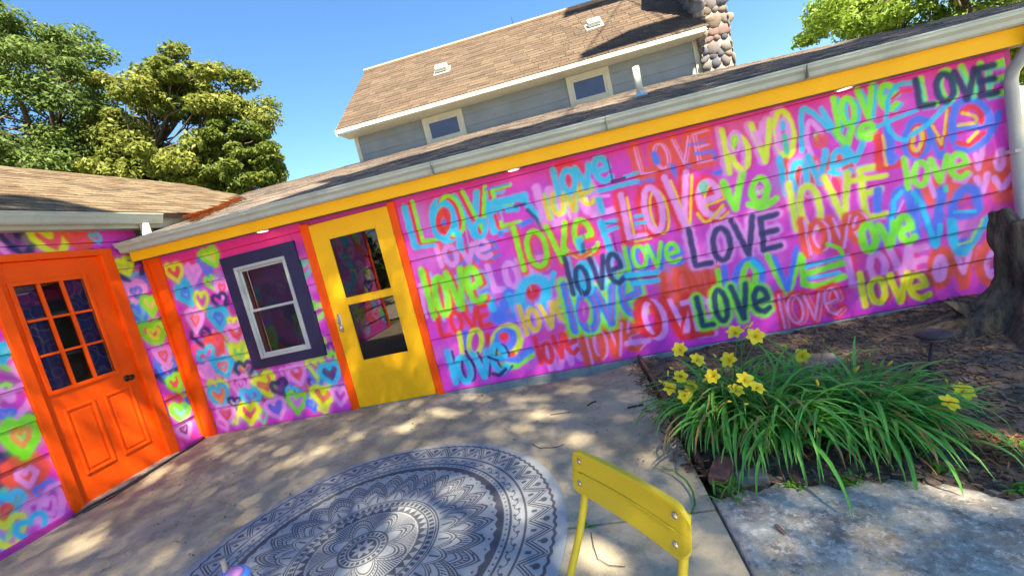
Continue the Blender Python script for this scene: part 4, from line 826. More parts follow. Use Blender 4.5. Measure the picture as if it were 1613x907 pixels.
def rug_material():
    m, nt, b = newmat('mandala_weave'); X.nt = nt; N = nt.nodes; L = nt.links
    tc = N.new('ShaderNodeTexCoord'); sp = N.new('ShaderNodeSeparateXYZ'); L.new(tc.outputs['Object'], sp.inputs[0])
    x, y = X(sp.outputs[0]), X(sp.outputs[1])
    r = X.op('SQRT', x * x + y * y) * (1 / RUG_R); a = X.op('ARCTAN2', y, x) * (1 / (2 * math.pi)) + .5
    sharp = 240.0
    def lt(p, q): return X.op('MULTIPLY_ADD', X.op('SUBTRACT', q, p), sharp, .5, clamp=True)      # 1 where p < q
    def line(d, w_): return lt(d.abs() if isinstance(d, X) else d, w_)
    def cell(n, ph=0.0): return (a * n + ph).frac() - .5                                            # -.5 .. .5
    def band(r0, r1): return lt(r0, r) * lt(r, r1)
    def AND(p, q): return p * q
    def dots(r0, n, rad, ph=0.0):
        u = cell(n, ph) * (2 * math.pi * r0 / n); v = r - r0
        return lt(X.op('SQRT', u * u + v * v), rad)
    def tri(n, ph=0.0): return cell(n, ph).abs() * 2                                                # 0 centre .. 1 edge
    D = []
    D.append(line(r - (.945 + .004 * (a * 700.0).sin()), .0075))                                      # scalloped outer line
    n1 = 40
    t = tri(n1); zz = r - (.825 + .095 * t); D.append(line(zz, .0075)); D.append(AND(line(zz - .022, .005), band(.82, .935))); D.append(AND(line(zz + .022, .005), band(.82, .935)))
    D.append(dots(.905, n1, .017)); D.append(AND(line(cell(n1) * .18, .006), band(.875, .905))); D.append(AND(line(tri(n1, .5) * .09 + .0, .012), band(.835, .862)))
    D.append(line(r - .808, .006)); D.append(dots(.775, 60, .009)); D.append(dots(.752, 60, .007, .5)); D.append(AND(line(r - (.765 + .012 * (a * (60 * 2 * math.pi)).sin()), .003), band(.74, .79)))
    D.append(line(r - .733, .006)); D.append(dots(.715, 130, .0058)); D.append(band(.682, .700)); D.append(lt(r, .700) * lt(.655 + .014 * tri(64), r)); D.append(dots(.645, 64, .006, .5))
    def petals(n, ph, r0, A_, p, insets, deco=True):
        t = tri(n, ph); env = r0 + A_ * (1 - t.pow(p))
        for k, (ins, w_) in enumerate(insets): D.append(AND(line(r - (env - ins), w_), lt(r0 - .07, r)))
        if deco:
            mid = r - (env - .035); D.append(AND(lt(mid.abs(), .010), AND(lt(.15, (a * (n * 26)).frac()), lt((a * (n * 26)).frac(), .62)) * 1.0))
            inner = r - (env - .085); D.append(AND(AND(lt(inner.abs(), .017), lt((a * (n * 16)).frac(), .42)), lt(t, .86)))
            inner = r - (env - .16); D.append(AND(line(inner, .005), lt(t, .7))); inner = r - (env - .185); D.append(AND(AND(lt(inner.abs(), .010), lt((a * (n * 22)).frac(), .5)), lt(t, .6)))
        return env, t
    D0 = len(D); petals(16, 0.0, .42, .20, 1.5, [(0, .007), (.022, .006), (.05, .006), (.11, .006)])
    front = D[D0:]; D = D[:D0]; env, tp = X(None), None
    t = tri(16); e1 = .42 + .20 * (1 - t.pow(1.5)); inside1 = lt(r, e1)
    D0 = len(D); petals(16, .5, .44, .20, 1.4, [(0, .006), (.02, .006), (.045, .005), (.08, .006), (.11, .005)], deco=False); t5 = tri(16, .5); e5 = .44 + .2 * (1 - t5.pow(1.4))
    D.append(AND(lt((r - (e5 - .06)).abs(), .009), lt((a * 260).frac(), .5))); D.append(dots(.61, 16, .014, .0)); D.append(dots(.575, 16, .009, .0)); D.append(dots(.60, 32, .008, .25))
    back = D[D0:]; D = D[:D0]
    def union(l):
        o = l[0]
        for q in l[1:]: o = o.max(q)
        return o
    mid = union(back) * (1 - inside1); mid = mid.max(union(front) * 1.0); midz = mid * lt(.375, r) * lt(r, .655)
    # inner leaf fan between .375 and .5
    t = tri(24); e24 = .40 + .075 * (1 - t.pow(1.6)); fan = line(r - e24, .005).max(line(r - (e24 - .02), .004)).max(AND(line(cell(24) * .11, .005), band(.385, .44)))
    midz = midz * lt(e24, r).max(lt(.48, r)) ; midz = midz.max(fan * lt(.375, r))
    C_ = [line(r - .372, .005), line(r - .358, .003), AND(band(.325, .350), lt((a * 64).frac(), .62)), line(r - .318, .004)]
    zz = r - (.27 + .04 * tri(40)); C_.append(line(zz, .006)); C_.append(AND(lt(.27, r), AND(lt(zz, 0.0), lt(r, .30))))
    t = tri(8); e8 = .15 + .10 * (1 - t.pow(1.7)); C_ += [line(r - e8, .007), AND(lt((r - (e8 - .02)).abs(), .007), lt((a * 120).frac(), .5)), line(r - (e8 - .038), .006), line(r - (e8 - .06), .005), AND(lt(e8 + .012, r), AND(lt(r, .262), lt((a * 150).frac(), .5)))]
    C_ += [line(r - .118, .005), AND(band(.088, .108), lt((a * 24).frac(), .6)), line(r - .078, .004), AND(lt(r, .066), lt(.03 + .03 * tri(8), r)), lt(r, .016)]
    core = union(C_) * lt(r, .375)
    pat = union(D).max(midz).max(core)
    # weave and wear
    wv = N.new('ShaderNodeTexNoise'); wv.inputs['Scale'].default_value = 90; wv.inputs['Detail'].default_value = 3; L.new(tc.outputs['Object'], wv.inputs['Vector'])
    n2 = N.new('ShaderNodeTexNoise'); n2.inputs['Scale'].default_value = 2.2; n2.inputs['Detail'].default_value = 7; L.new(tc.outputs['Object'], n2.inputs['Vector'])
    pat = pat * (.70 + .32 * X(wv.outputs[0]))
    mx = N.new('ShaderNodeMix'); mx.data_type = 'RGBA'; L.new(pat.v, mx.inputs[0]); mx.inputs[7].default_value = (.042, .046, .062, 1)
    base = N.new('ShaderNodeMix'); base.data_type = 'RGBA'; L.new(n2.outputs[0], base.inputs[0]); base.inputs[6].default_value = (.27, .31, .345, 1); base.inputs[7].default_value = (.35, .39, .41, 1)
    L.new(base.outputs[2], mx.inputs[6]); L.new(mx.outputs[2], b.inputs['Base Color']); b.inputs['Roughness'].default_value = .8; b.inputs['Specular IOR Level'].default_value = .3
    rib = N.new('ShaderNodeTexWave'); rib.inputs['Scale'].default_value = 55; rib.inputs['Distortion'].default_value = .6; L.new(tc.outputs['Object'], rib.inputs['Vector'])
    bp = N.new('ShaderNodeBump'); bp.inputs['Strength'].default_value = .3; bp.inputs['Distance'].default_value = .003; L.new(rib.outputs['Fac'], bp.inputs['Height']); L.new(bp.outputs[0], b.inputs['Normal'])
    return m
mb = MB(); rings = [0.001, .25, .5, .7, .85, .95, .99, 1.0]; n = 120; V = []; Fc = []
for k, rr in enumerate(rings):
    for i in range(n):
        q = 2 * math.pi * i / n; R_ = RUG_R * rr; x, y = R_ * math.cos(q), R_ * math.sin(q)
        V.append((x, y, .014 + (.004 * math.sin(3 * q + 1) + .003 * math.sin(7 * q)) * rr ** 6 + float(dip(np.array(x + RUG_C[0]), np.array(y + RUG_C[1]))) - (.004 if rr == 1 else 0)))
for k in range(len(rings) - 1):
    for i in range(n): Fc.append((k * n + i, k * n + (i + 1) % n, (k + 1) * n + (i + 1) % n, (k + 1) * n + i))
Fc.append(tuple(range(n))[::-1]); b = len(V); V += [(V[(len(rings) - 1) * n + i][0], V[(len(rings) - 1) * n + i][1], -.004) for i in range(n)]
Fc += [((len(rings) - 1) * n + i, (len(rings) - 1) * n + (i + 1) % n, b + (i + 1) % n, b + i) for i in range(n)]
rug = mesh('round_rug', V, Fc, rug_material(), smooth=True); smooth_by_angle(rug, 60); rug.location = (*RUG_C, .0); rug.rotation_euler.z = .13
tag(rug, 'round blue-grey outdoor rug with dark mandala pattern on the patio', 'rug')
# ---------------------------------------------------------------- yellow chair
U2 = np.array([.593, -.805, 0]); W2 = np.array([-.805, -.593, 0]); TOP = np.array([4.730, -3.398, .862])
chair = empty('metal_chair', (4.70, -3.42, 0), 'yellow metal bistro chair with riveted backrest standing beside the rug', 'chair')
LEAN = math.tan(math.radians(13))
def cp(s, down, out=0.0):
    """a point of the backrest: s along the width, down from the top edge, out towards the sitter"""
    return TOP + U2 * s + W2 * (down * LEAN + out) + np.array([0, 0, -down])
HW, HH, RC = .212, .122, .042
def ext(s):
    d = abs(s) - (HW - RC); return 0 if d <= 0 else RC - math.sqrt(max(0, RC * RC - d * d))
ss = np.concatenate([-HW + RC * (1 - np.cos(np.linspace(0, math.pi / 2, 9))), np.linspace(-HW + RC, HW - RC, 17)[1:-1], HW - RC + RC * np.sin(np.linspace(0, math.pi / 2, 9))])
rows = [0, .006, .014, .024, .45, .488, .5, .512, .55]
V = []; Fc = []; prof = [(0.0, -.003), (0.0, .002), (.03, .008), (.08, .0085), (.12, .005), (.46, .005), (.485, .005), (.5, .0035), (.515, .005), (.54, .005), (.88, .005), (.92, .0085), (.97, .008), (1.0, .002), (1.0, -.003)]
for s in ss:
    e0 = ext(s); h = max(HH - 2 * e0, .004); curv = -.012 * (1 - (s / HW) ** 2); k_ = 1.0
    for f_, o_ in prof: V.append(cp(s, e0 + f_ * h, -.003 + (o_ + .003) * min(1, max(0, (HW - abs(s)) / .02)) ** .5 * min(1, h / HH + .15) + curv))
nP = len(prof)
for i in range(len(ss) - 1):
    for k in range(nP - 1): Fc.append((i * nP + k, i * nP + k + 1, (i + 1) * nP + k + 1, (i + 1) * nP + k))
    Fc.append((i * nP + nP - 1, i * nP, (i + 1) * nP, (i + 1) * nP + nP - 1))
Fc.append(tuple(range(nP))); Fc.append(tuple((len(ss) - 1) * nP + k for k in range(nP))[::-1])
mb = MB(); mb.add(V, Fc); bk_ = mb.build('backrest', CHAIRY, chair); smooth_by_angle(bk_, 40)
for s in (-.172, .172):
    for dn in (.030, .092):
        q = cp(s, dn, .0045 - .012 * (1 - (s / HW) ** 2)); r_ = MB(); r_.lathe([(.0085, 0), (.0078, .003), (.004, .0052), (.0006, .0056)], (0, 0, 0), 14)
        nW = Vector(W2); R3 = Matrix((Vector(U2), nW.cross(Vector(U2)), nW)).transposed(); r_.v = [tuple(Vector(q) + R3 @ Vector(v_)) for v_ in r_.v]; r_.build('rivet', STEEL, bk_, True)
cr = MB(); c1 = [cp(s, .061, .0062 - .012 * (1 - (s / HW) ** 2)) for s in np.linspace(-.172, .172, 16)]; cr.tube(c1, .0016, 5); cr.build('crease', CHAIRY, bk_, True)
for sg in (-1, 1):
    s = .176 * sg; g = MB()
    path = [(.862 - .04, -.022), (.76, .002), (.70, .022), (.62, .062), (.54, .112), (.46, .158), (.30, .235), (.12, .315), (.012, .36)]
    g.tube([TOP + U2 * s + W2 * o_ + np.array([0, 0, z - TOP[2]]) for z, o_ in path], [.011] * len(path), 10); g.build('front_leg', CHAIRY, chair, True)
    g = MB(); s = .148 * sg
    g.tube([TOP + U2 * s + W2 * o_ + np.array([0, 0, z - TOP[2]]) for z, o_ in [(.44, .50), (.28, .33), (.12, .12), (.012, -.02)]], .010, 10); g.build('back_leg', CHAIRY, chair, True)
for k in range(5):
    o0 = .165 + k * .075; sl_ = MB(); A4 = [TOP + U2 * s + W2 * o_ + np.array([0, 0, z - TOP[2]]) for s, o_, z in [(-.18, o0, .445), (.18, o0, .445), (.18, o0 + .055, .445), (-.18, o0 + .055, .445), (-.18, o0, .455), (.18, o0, .455), (.18, o0 + .055, .455), (-.18, o0 + .055, .455)]]
    sl_.add(A4, [(0, 3, 2, 1), (4, 5, 6, 7), (0, 1, 5, 4), (1, 2, 6, 5), (2, 3, 7, 6), (3, 0, 4, 7)]); sl_.build('seat_slat', CHAIRY, chair)
# ---------------------------------------------------------------- table and cup just below the frame
tb = empty('bistro_table', (3.70, -3.84, 0), 'small round yellow metal bistro table beside the rug', 'table')
t_ = MB(); t_.lathe([(.001, .700), (.30, .700), (.305, .704), (.305, .722), (.30, .726), (.001, .726)], (3.70, -3.84, 0), 40); t_.build('table_top', CHAIRY, tb)
for k in range(3):
    q = 2 * math.pi * k / 3 + .4; g = MB(); g.tube([(3.70 + .06 * math.cos(q), -3.84 + .06 * math.sin(q), .70), (3.70 + .04 * math.cos(q), -3.84 + .04 * math.sin(q), .4), (3.70 + .26 * math.cos(q), -3.84 + .26 * math.sin(q), .01)], .011, 8); g.build('leg', CHAIRY, tb, True)
cup = empty('drink_cup', (3.762, -3.60, .726), 'blue plastic drink cup with pink lid panel and straw', 'cup')
BLUEP = mat('blue_plastic', (.10, .30, .85), .25, .08, 9); PINKP = mat('pink_plastic', (.80, .30, .60), .3, .1, 9); STRAW = mat('straw', (.50, .36, .30), .4, .1, 9)
c_ = MB(); c_.lathe([(.028, 0), (.032, .004), (.041, .120), (.043, .124), (.043, .132), (.038, .140), (.012, .150), (.001, .151)], (3.762, -3.60, .726), 28); c_.build('cup_body', BLUEP, cup, True)
c_ = MB(); c_.lathe([(.0005, .0), (.015, .0), (.020, .006), (.016, .013), (.0005, .016)], (3.779, -3.602, .726 + .140), 18); c_.build('lid_panel', PINKP, cup, True)
c_ = MB(); c_.tube([(3.752, -3.597, .85), (3.748, -3.59, .905)], .0055, 8); c_.build('straw', STRAW, cup, True)
# ---------------------------------------------------------------- bed edging, brick, stones
ed = MB(); pts = [(5.160, -.03), (5.172, -.5), (5.178, -1.0), (5.18, -1.5), (5.185, -2.04)]
for (xa_, ya_), (xb_, yb_) in zip(pts[:-1], pts[1:]): ed.add([(xa_ - .012, ya_, -.1), (xa_ + .012, ya_, -.1), (xa_ + .012, ya_, .028), (xa_ - .012, ya_, .028), (xb_ - .012, yb_, -.1), (xb_ + .012, yb_, -.1), (xb_ + .012, yb_, .026), (xb_ - .012, yb_, .026)], [(0, 1, 2, 3), (4, 7, 6, 5), (0, 4, 5, 1), (1, 5, 6, 2), (2, 6, 7, 3), (3, 7, 4, 0)])
tag(ed.build('bed_edging', mat('rusty_edging', (.16, .085, .06), .85, .4, 9, .4, 40)), 'thin rusty brown edging strip between patio and flower bed', 'edging')
def brick(name, c, size, yaw, m, label, cat, tilt=0.0):
    b = MB(); b.box(-size[0] / 2, size[0] / 2, -size[1] / 2, size[1] / 2, 0, size[2], .008)
    b.v = [(p[0] + .003 * math.sin(p[1] * 90 + p[2] * 50), p[1] + .003 * math.sin(p[0] * 80), p[2]) for p in b.v]
    o = b.build(name, m, None); o.location = c; o.rotation_euler = (tilt, 0, yaw); tag(o, label, cat); return o
brick('brick', (5.262, -2.145, -.012), (.205, .10, .058), 1.05, mat('red_brick', (.26, .105, .085), .9, .3, 14, .6, 60, dirt=.4), 'reddish brown brick laid flat at the corner of the flower bed', 'brick', .05)
brick('paving_stone', (5.39, -2.18, -.056), (.17, .10, .06), -.15, mat('grey_paver', (.15, .17, .18), .9, .3, 9, .5, 50, dirt=.4), 'grey edging stone beside the red brick', 'stone', -.08)
def flatstone(c, rx_, ry_, h, yaw, label):
    V = []; Fc = []; n = 22
    for k, (f_, z) in enumerate([(1.0, 0), (1.02, h * .5), (.93, h * .9), (.6, h), (.02, h * 1.02)]):
        for i in range(n):
            q = 2 * math.pi * i / n; w_ = f_ * (1 + .10 * math.sin(3 * q + rx_ * 40) + .06 * math.sin(5 * q)); V.append((rx_ * w_ * math.cos(q), ry_ * w_ * math.sin(q), z + .004 * math.sin(q * 4 + k)))
    for k in range(4):
        for i in range(n): Fc.append((k * n + i, k * n + (i + 1) % n, (k + 1) * n + (i + 1) % n, (k + 1) * n + i))
    Fc.append(tuple(4 * n + i for i in range(n)))
    o = mesh('flat_stone', V, Fc, OLDC_S, smooth=True); o.location = c; o.rotation_euler.z = yaw; tag(o, label, 'stone')
OLDC_S = mat('bed_stone', (.12, .11, .10), .9, .3, 8, .5, 40, c2=(.19, .17, .15))
flatstone((6.36, -.85, -.03), .24, .15, .035, .3, 'broad flat grey stone in the mulch behind the lilies'); flatstone((6.12, -1.12, -.03), .16, .11, .03, -.4, 'small flat grey stone close behind the lily leaves')
# ---------------------------------------------------------------- lilies
def blade_pts(base, az, el_, ln, droop, n=9):
    p = np.array(base, float); out = [p.copy()]; e_ = el_
    for i in range(n):
        st = ln / n; d = np.array([math.cos(az) * math.cos(e_), math.sin(az) * math.cos(e_), math.sin(e_)]); p = p + d * st
        if p[2] < -.015 + .0: p[2] = -.015; e_ = max(e_, -.05)
        out.append(p.copy()); e_ -= droop / n * (0.5 + i / n * 1.1); e_ = max(e_, -1.35)
    return out
def add_blade(mb, P, width, col, fold=.35):
    k = len(P); V = []; Fc = []
    for i, p in enumerate(P):
        t = P[min(i + 1, k - 1)] - P[max(i - 1, 0)]; t = t / (np.linalg.norm(t) + 1e-9); s = np.cross(t, [0, 0, 1.0]); s = s / (np.linalg.norm(s) + 1e-9); nn = np.cross(s, t)
        f_ = i / (k - 1); w_ = width * (0.75 + .5 * f_) * (1 - f_ ** 3.2) + .0008
        V += [p - s * w_ + nn * w_ * fold, p - nn * w_ * .15, p + s * w_ + nn * w_ * fold]
    for i in range(k - 1): Fc += [(3 * i, 3 * i + 1, 3 * i + 4, 3 * i + 3), (3 * i + 1, 3 * i + 2, 3 * i + 5, 3 * i + 4)]
    mb.add(V, Fc, col)
def petal_mesh():
    mb = MB()
    for k in range(6):
        az = k * math.pi / 3 + (.0 if k % 2 else .06); wd = .46 if k % 2 == 0 else .34; R_ = 1.0 if k % 2 == 0 else .97; V = []; Fc = []; n = 6
        for i in range(n + 1):
            f_ = i / n; r_ = R_ * (.06 + .94 * f_); w_ = wd * (math.sin(math.pi * min(1, f_ * .80 + .12)) ** .8) * (1 - .75 * max(0, f_ - .8) / .2); z = .62 * (f_ ** .55) - .20 * max(0, f_ - .45) ** 1.2 * 2.4
            for sd_ in (-1, 0, 1): V.append((r_, sd_ * w_ * .80, z - .06 * (sd_ == 0) + .02 * math.sin(i * 2 + sd_)))
        for i in range(n): Fc += [(3 * i, 3 * i + 1, 3 * i + 4, 3 * i + 3), (3 * i + 1, 3 * i + 2, 3 * i + 5, 3 * i + 4)]
        c, s = math.cos(az), math.sin(az); mb.add([(x * c - y * s, x * s + y * c, z) for x, y, z in V], Fc, (.95, .82, .05) if k % 2 == 0 else (.93, .76, .04))
    for k in range(6):
        q = k * 1.047 + .5; mb.tube([(0, 0, .05), (.1 * math.cos(q), .1 * math.sin(q), .45), (.2 * math.cos(q), .2 * math.sin(q), .68)], [.012, .012, .02], 4, (.75, .38, .01))
    mb.lathe([(.03, -.5), (.05, -.2), (.10, .08)], (0, 0, 0), 8, (.62, .60, .04)); return mb
pm_ = petal_mesh(); FLM = mesh('flower', pm_.v, pm_.f, PETAL, cols=np.array(pm_.c), smooth=True); flme = FLM.data; bpy.data.objects.remove(FLM)
pb = MB(); pb.lathe([(.02, 0), (.12, .25), (.17, .6), (.13, .95), (.02, 1.15)], (0, 0, 0), 8, (.80, .66, .04)); BDM = mesh('bud', pb.v, pb.f, PETAL, cols=np.array(pb.c), smooth=True); bdme = BDM.data; bpy.data.objects.remove(BDM)
def lily(base, nb, label, flowers, buds, lr=(.48, .74), azc=None, yoff=0.0, zfix=None):
    L_ = empty('daylily', (*base, float(bedz(np.array(base[0]), np.array(base[1])))), label, 'daylily', None); mb = MB(); z0 = L_.location.z
    for i in range(nb):
        az = random.uniform(0, 2 * math.pi) if azc is None or random.random() < .45 else random.gauss(azc, .7); ln = random.uniform(*lr); g = random.random()
        b_ = (base[0] + random.gauss(0, .075), base[1] + random.gauss(0, .075), z0)
        P = blade_pts(b_, az, math.radians(random.uniform(50, 85)), ln, random.uniform(1.5, 3.3)); sh = .75 + .5 * random.random()
        nv0 = len(mb.c)
        add_blade(mb, P, random.uniform(.0075, .0125), ((.09 + .08 * g) * sh, (.36 + .10 * g) * sh, (.045 + .03 * g) * sh))
        tip_brown = random.random()
        if tip_brown < .3:
            for q_ in range(6 if tip_brown < .2 else 12): mb.c[-1 - q_] = (.30, .21, .07)
    # browned tips are set per blade above
    for i in range(nb // 5):
        az = random.uniform(0, 6.28); P = blade_pts((base[0] + random.gauss(0, .06), base[1] + random.gauss(0, .06), z0), az, math.radians(random.uniform(20, 50)), random.uniform(.2, .4), 2.0)
        add_blade(mb, P, .006, (.20, .10, .04))
    o = mesh('leaves', mb.v, mb.f, BLADE, L_, True, cols=np.array(mb.c)); o['kind'] = 'stuff'
    st = MB(); items = []
    for (px, py) in flowers: items.append((px, py, flme, 'flower'))
    for (px, py) in buds: items.append((px, py, bdme, 'bud'))
    for px, py, me, nm in items:
        yy = base[1] + yoff + random.uniform(-.10, .10); p = Vector(on(px, py, 1, yy)); p = p if zfix is None else Vector(on(px, py, 2, zfix + random.uniform(-.03, .03))); b_ = Vector((base[0] + random.gauss(0, .04), base[1] + random.gauss(0, .04), z0))
        mid_ = b_.lerp(p, .55) + Vector((0, 0, .08)); to = (Vector(CAM) - p).normalized(); dr = (Vector((to.x * .8 + random.uniform(-.55, .55), to.y * .8 + random.uniform(-.4, .4), .35 + random.uniform(0, .35)))).normalized()
        if nm == 'bud': dr = Vector((random.uniform(-.8, .8), random.uniform(-.6, .2), random.uniform(.2, .9))).normalized()
        q = dr.to_track_quat('Z', 'Y'); s = random.uniform(.045, .054) if nm == 'flower' else random.uniform(.030, .042)
        ob = bpy.data.objects.new(nm, me); COL.objects.link(ob); ob.parent = L_; ob.location = p - L_.location - dr * .02; ob.rotation_mode = 'QUATERNION'; ob.rotation_quaternion = q; ob.scale = (s, s, s)
        e_ = p - dr * (.02 + s * .45); st.tube([b_, mid_, e_ - Vector((0, 0, .02)), e_ + dr * .004], [.0042, .0036, .003, .003], 5, (.10, .25, .04))
    if items:
        o = mesh('stems', st.v, st.f, BLADE, L_, True, cols=np.array(st.c))
    return L_
lily((5.48, -1.68), 165, 'daylily clump with many open yellow flowers beside the patio edge', [(1070, 550), (1099, 566), (1147, 566), (1072, 593), (1088, 608), (1055, 610), (1079, 623), (1157, 522), (1190, 529)], [(1052, 588), (1058, 580), (1040, 600), (1126, 560), (1122, 592), (1110, 598), (1175, 515), (1182, 512)], azc=-2.2, yoff=-.14)
lily((5.66, -1.88), 140, 'daylily clump with two open flowers drooping over the brick', [(1174, 597), (1160, 613), (1193, 609), (1122, 592)], [ (1176, 636), (1150, 632)], azc=-1.5, yoff=-.14)
lily((5.93, -1.74), 60, 'daylily clump with one open flower in front of the flat stones', [(1263, 560)], [(1237, 546), (1226, 555), (1235, 562), (1269, 537), (1297, 536), (1288, 604)], azc=-1.2, zfix=.36)
lily((6.02, -2.00), 150, 'daylily clump with mostly closed buds leaning over the old slab', [], [(1340, 560), (1349, 582), (1371, 561), (1376, 573), (1402, 572)], azc=-1.0, zfix=.33)
lily((6.16, -2.06), 80, 'daylily clump with two yellow flowers nearest the solar lamp', [(1518, 615), (1497, 633)], [(1491, 600)], lr=(.30, .50), azc=-.9, zfix=.26)
# weeds
def weed(p, n, s, label):
    mb = MB()
    for i in range(n): add_blade(mb, blade_pts((p[0] + random.gauss(0, s * .3), p[1] + random.gauss(0, s * .3), p[2]), random.uniform(0, 6.28), math.radians(random.uniform(25, 75)), random.uniform(.6, 1.2) * s, 1.8, 6), .004 + .004 * random.random(), (.09 + .05 * random.random(), .27 + .08 * random.random(), .03))
    o = mesh('weed', [(v[0] - p[0], v[1] - p[1], v[2] - p[2]) for v in mb.v], mb.f, BLADE, None, True, cols=np.array(mb.c)); o.location = p; tag(o, label, 'weed')
for px, py, n_, s_, lb_ in ((1150, 778, 26, .11, 'grass tuft growing out of the slab joint by the brick'), (1252, 768, 18, .06, 'small leafy weed at the broken slab edge under the lilies'), (1335, 757, 22, .07, 'low spreading weed between lily leaves and old slab'), (1490, 740, 16, .05, 'tiny weed sprig in dark mulch near the drooping leaf tips'), (1600, 705, 20, .07, 'bright weed beside the sunlit needles'), (925, 827, 8, .035, 'tiny green sprout in the patio crack by the chair leg'), (1608, 770, 16, .06, 'low weed at the mulch edge of the old slab')):
    p = on(px, py, 2, .0); weed((p[0], p[1], -.01), n_, s_, lb_)
# one long fallen leaf blade on the patio
mb = MB(); P = [np.array([*on(px, py, 2, .012)[:2], .012 + .02 * math.sin(k * .6)]) for k, (px, py) in enumerate([(1025, 730), (1045, 738), (1065, 748), (1082, 762), (1092, 778), (1095, 795), (1088, 808)])]
add_blade(mb, P[::-1], .0055, (.07, .24, .04)); o = mesh('leaf_blade', mb.v, mb.f, BLADE, None, True, cols=np.array(mb.c)); tag(o, 'single long green leaf blade curved over the concrete behind the chair', 'leaf')
# ---------------------------------------------------------------- solar lamp
p = on(1458, 588, 2, 0); sx, sy = float(p[0]), float(p[1]); lz = .215
so_ = empty('solar_light', (sx, sy, 0), 'dark round solar path light staked in the mulch near the stump', 'solar light'); DKP = mat('dark_plastic', (.035, .026, .035), .6, .2, 9)
q = on(1470, 527, 1, sy); ln_ = Vector((q[0] - sx, 0, q[2]))
g = MB(); g.tube([(sx, sy, -.08), (sx + ln_.x * .95, sy, ln_.z * .93)], .011, 10); g.build('stake', DKP, so_, True)
hc = (sx + ln_.x, sy, ln_.z); g = MB(); g.lathe([(.02, -.03), (.055, -.028), (.062, -.012), (.094, -.006), (.098, .004), (.088, .014), (.05, .021), (.001, .022)], hc, 28); hd = g.build('lamp_head', DKP, so_, True)
g = MB(); g.lathe([(.001, .0235), (.045, .0232), (.047, .020)], hc, 24, cap=False); g.build('solar_panel', mat('solar_cell', (.03, .025, .06), .5, .2, 9), hd, True)
g = MB(); g.lathe([(.072, -.010), (.066, -.034), (.040, -.044), (.02, -.045)], hc, 24); g.build('diffuser', mat('clear_plastic', (.15, .12, .13), .2, .1, 9), hd, True)
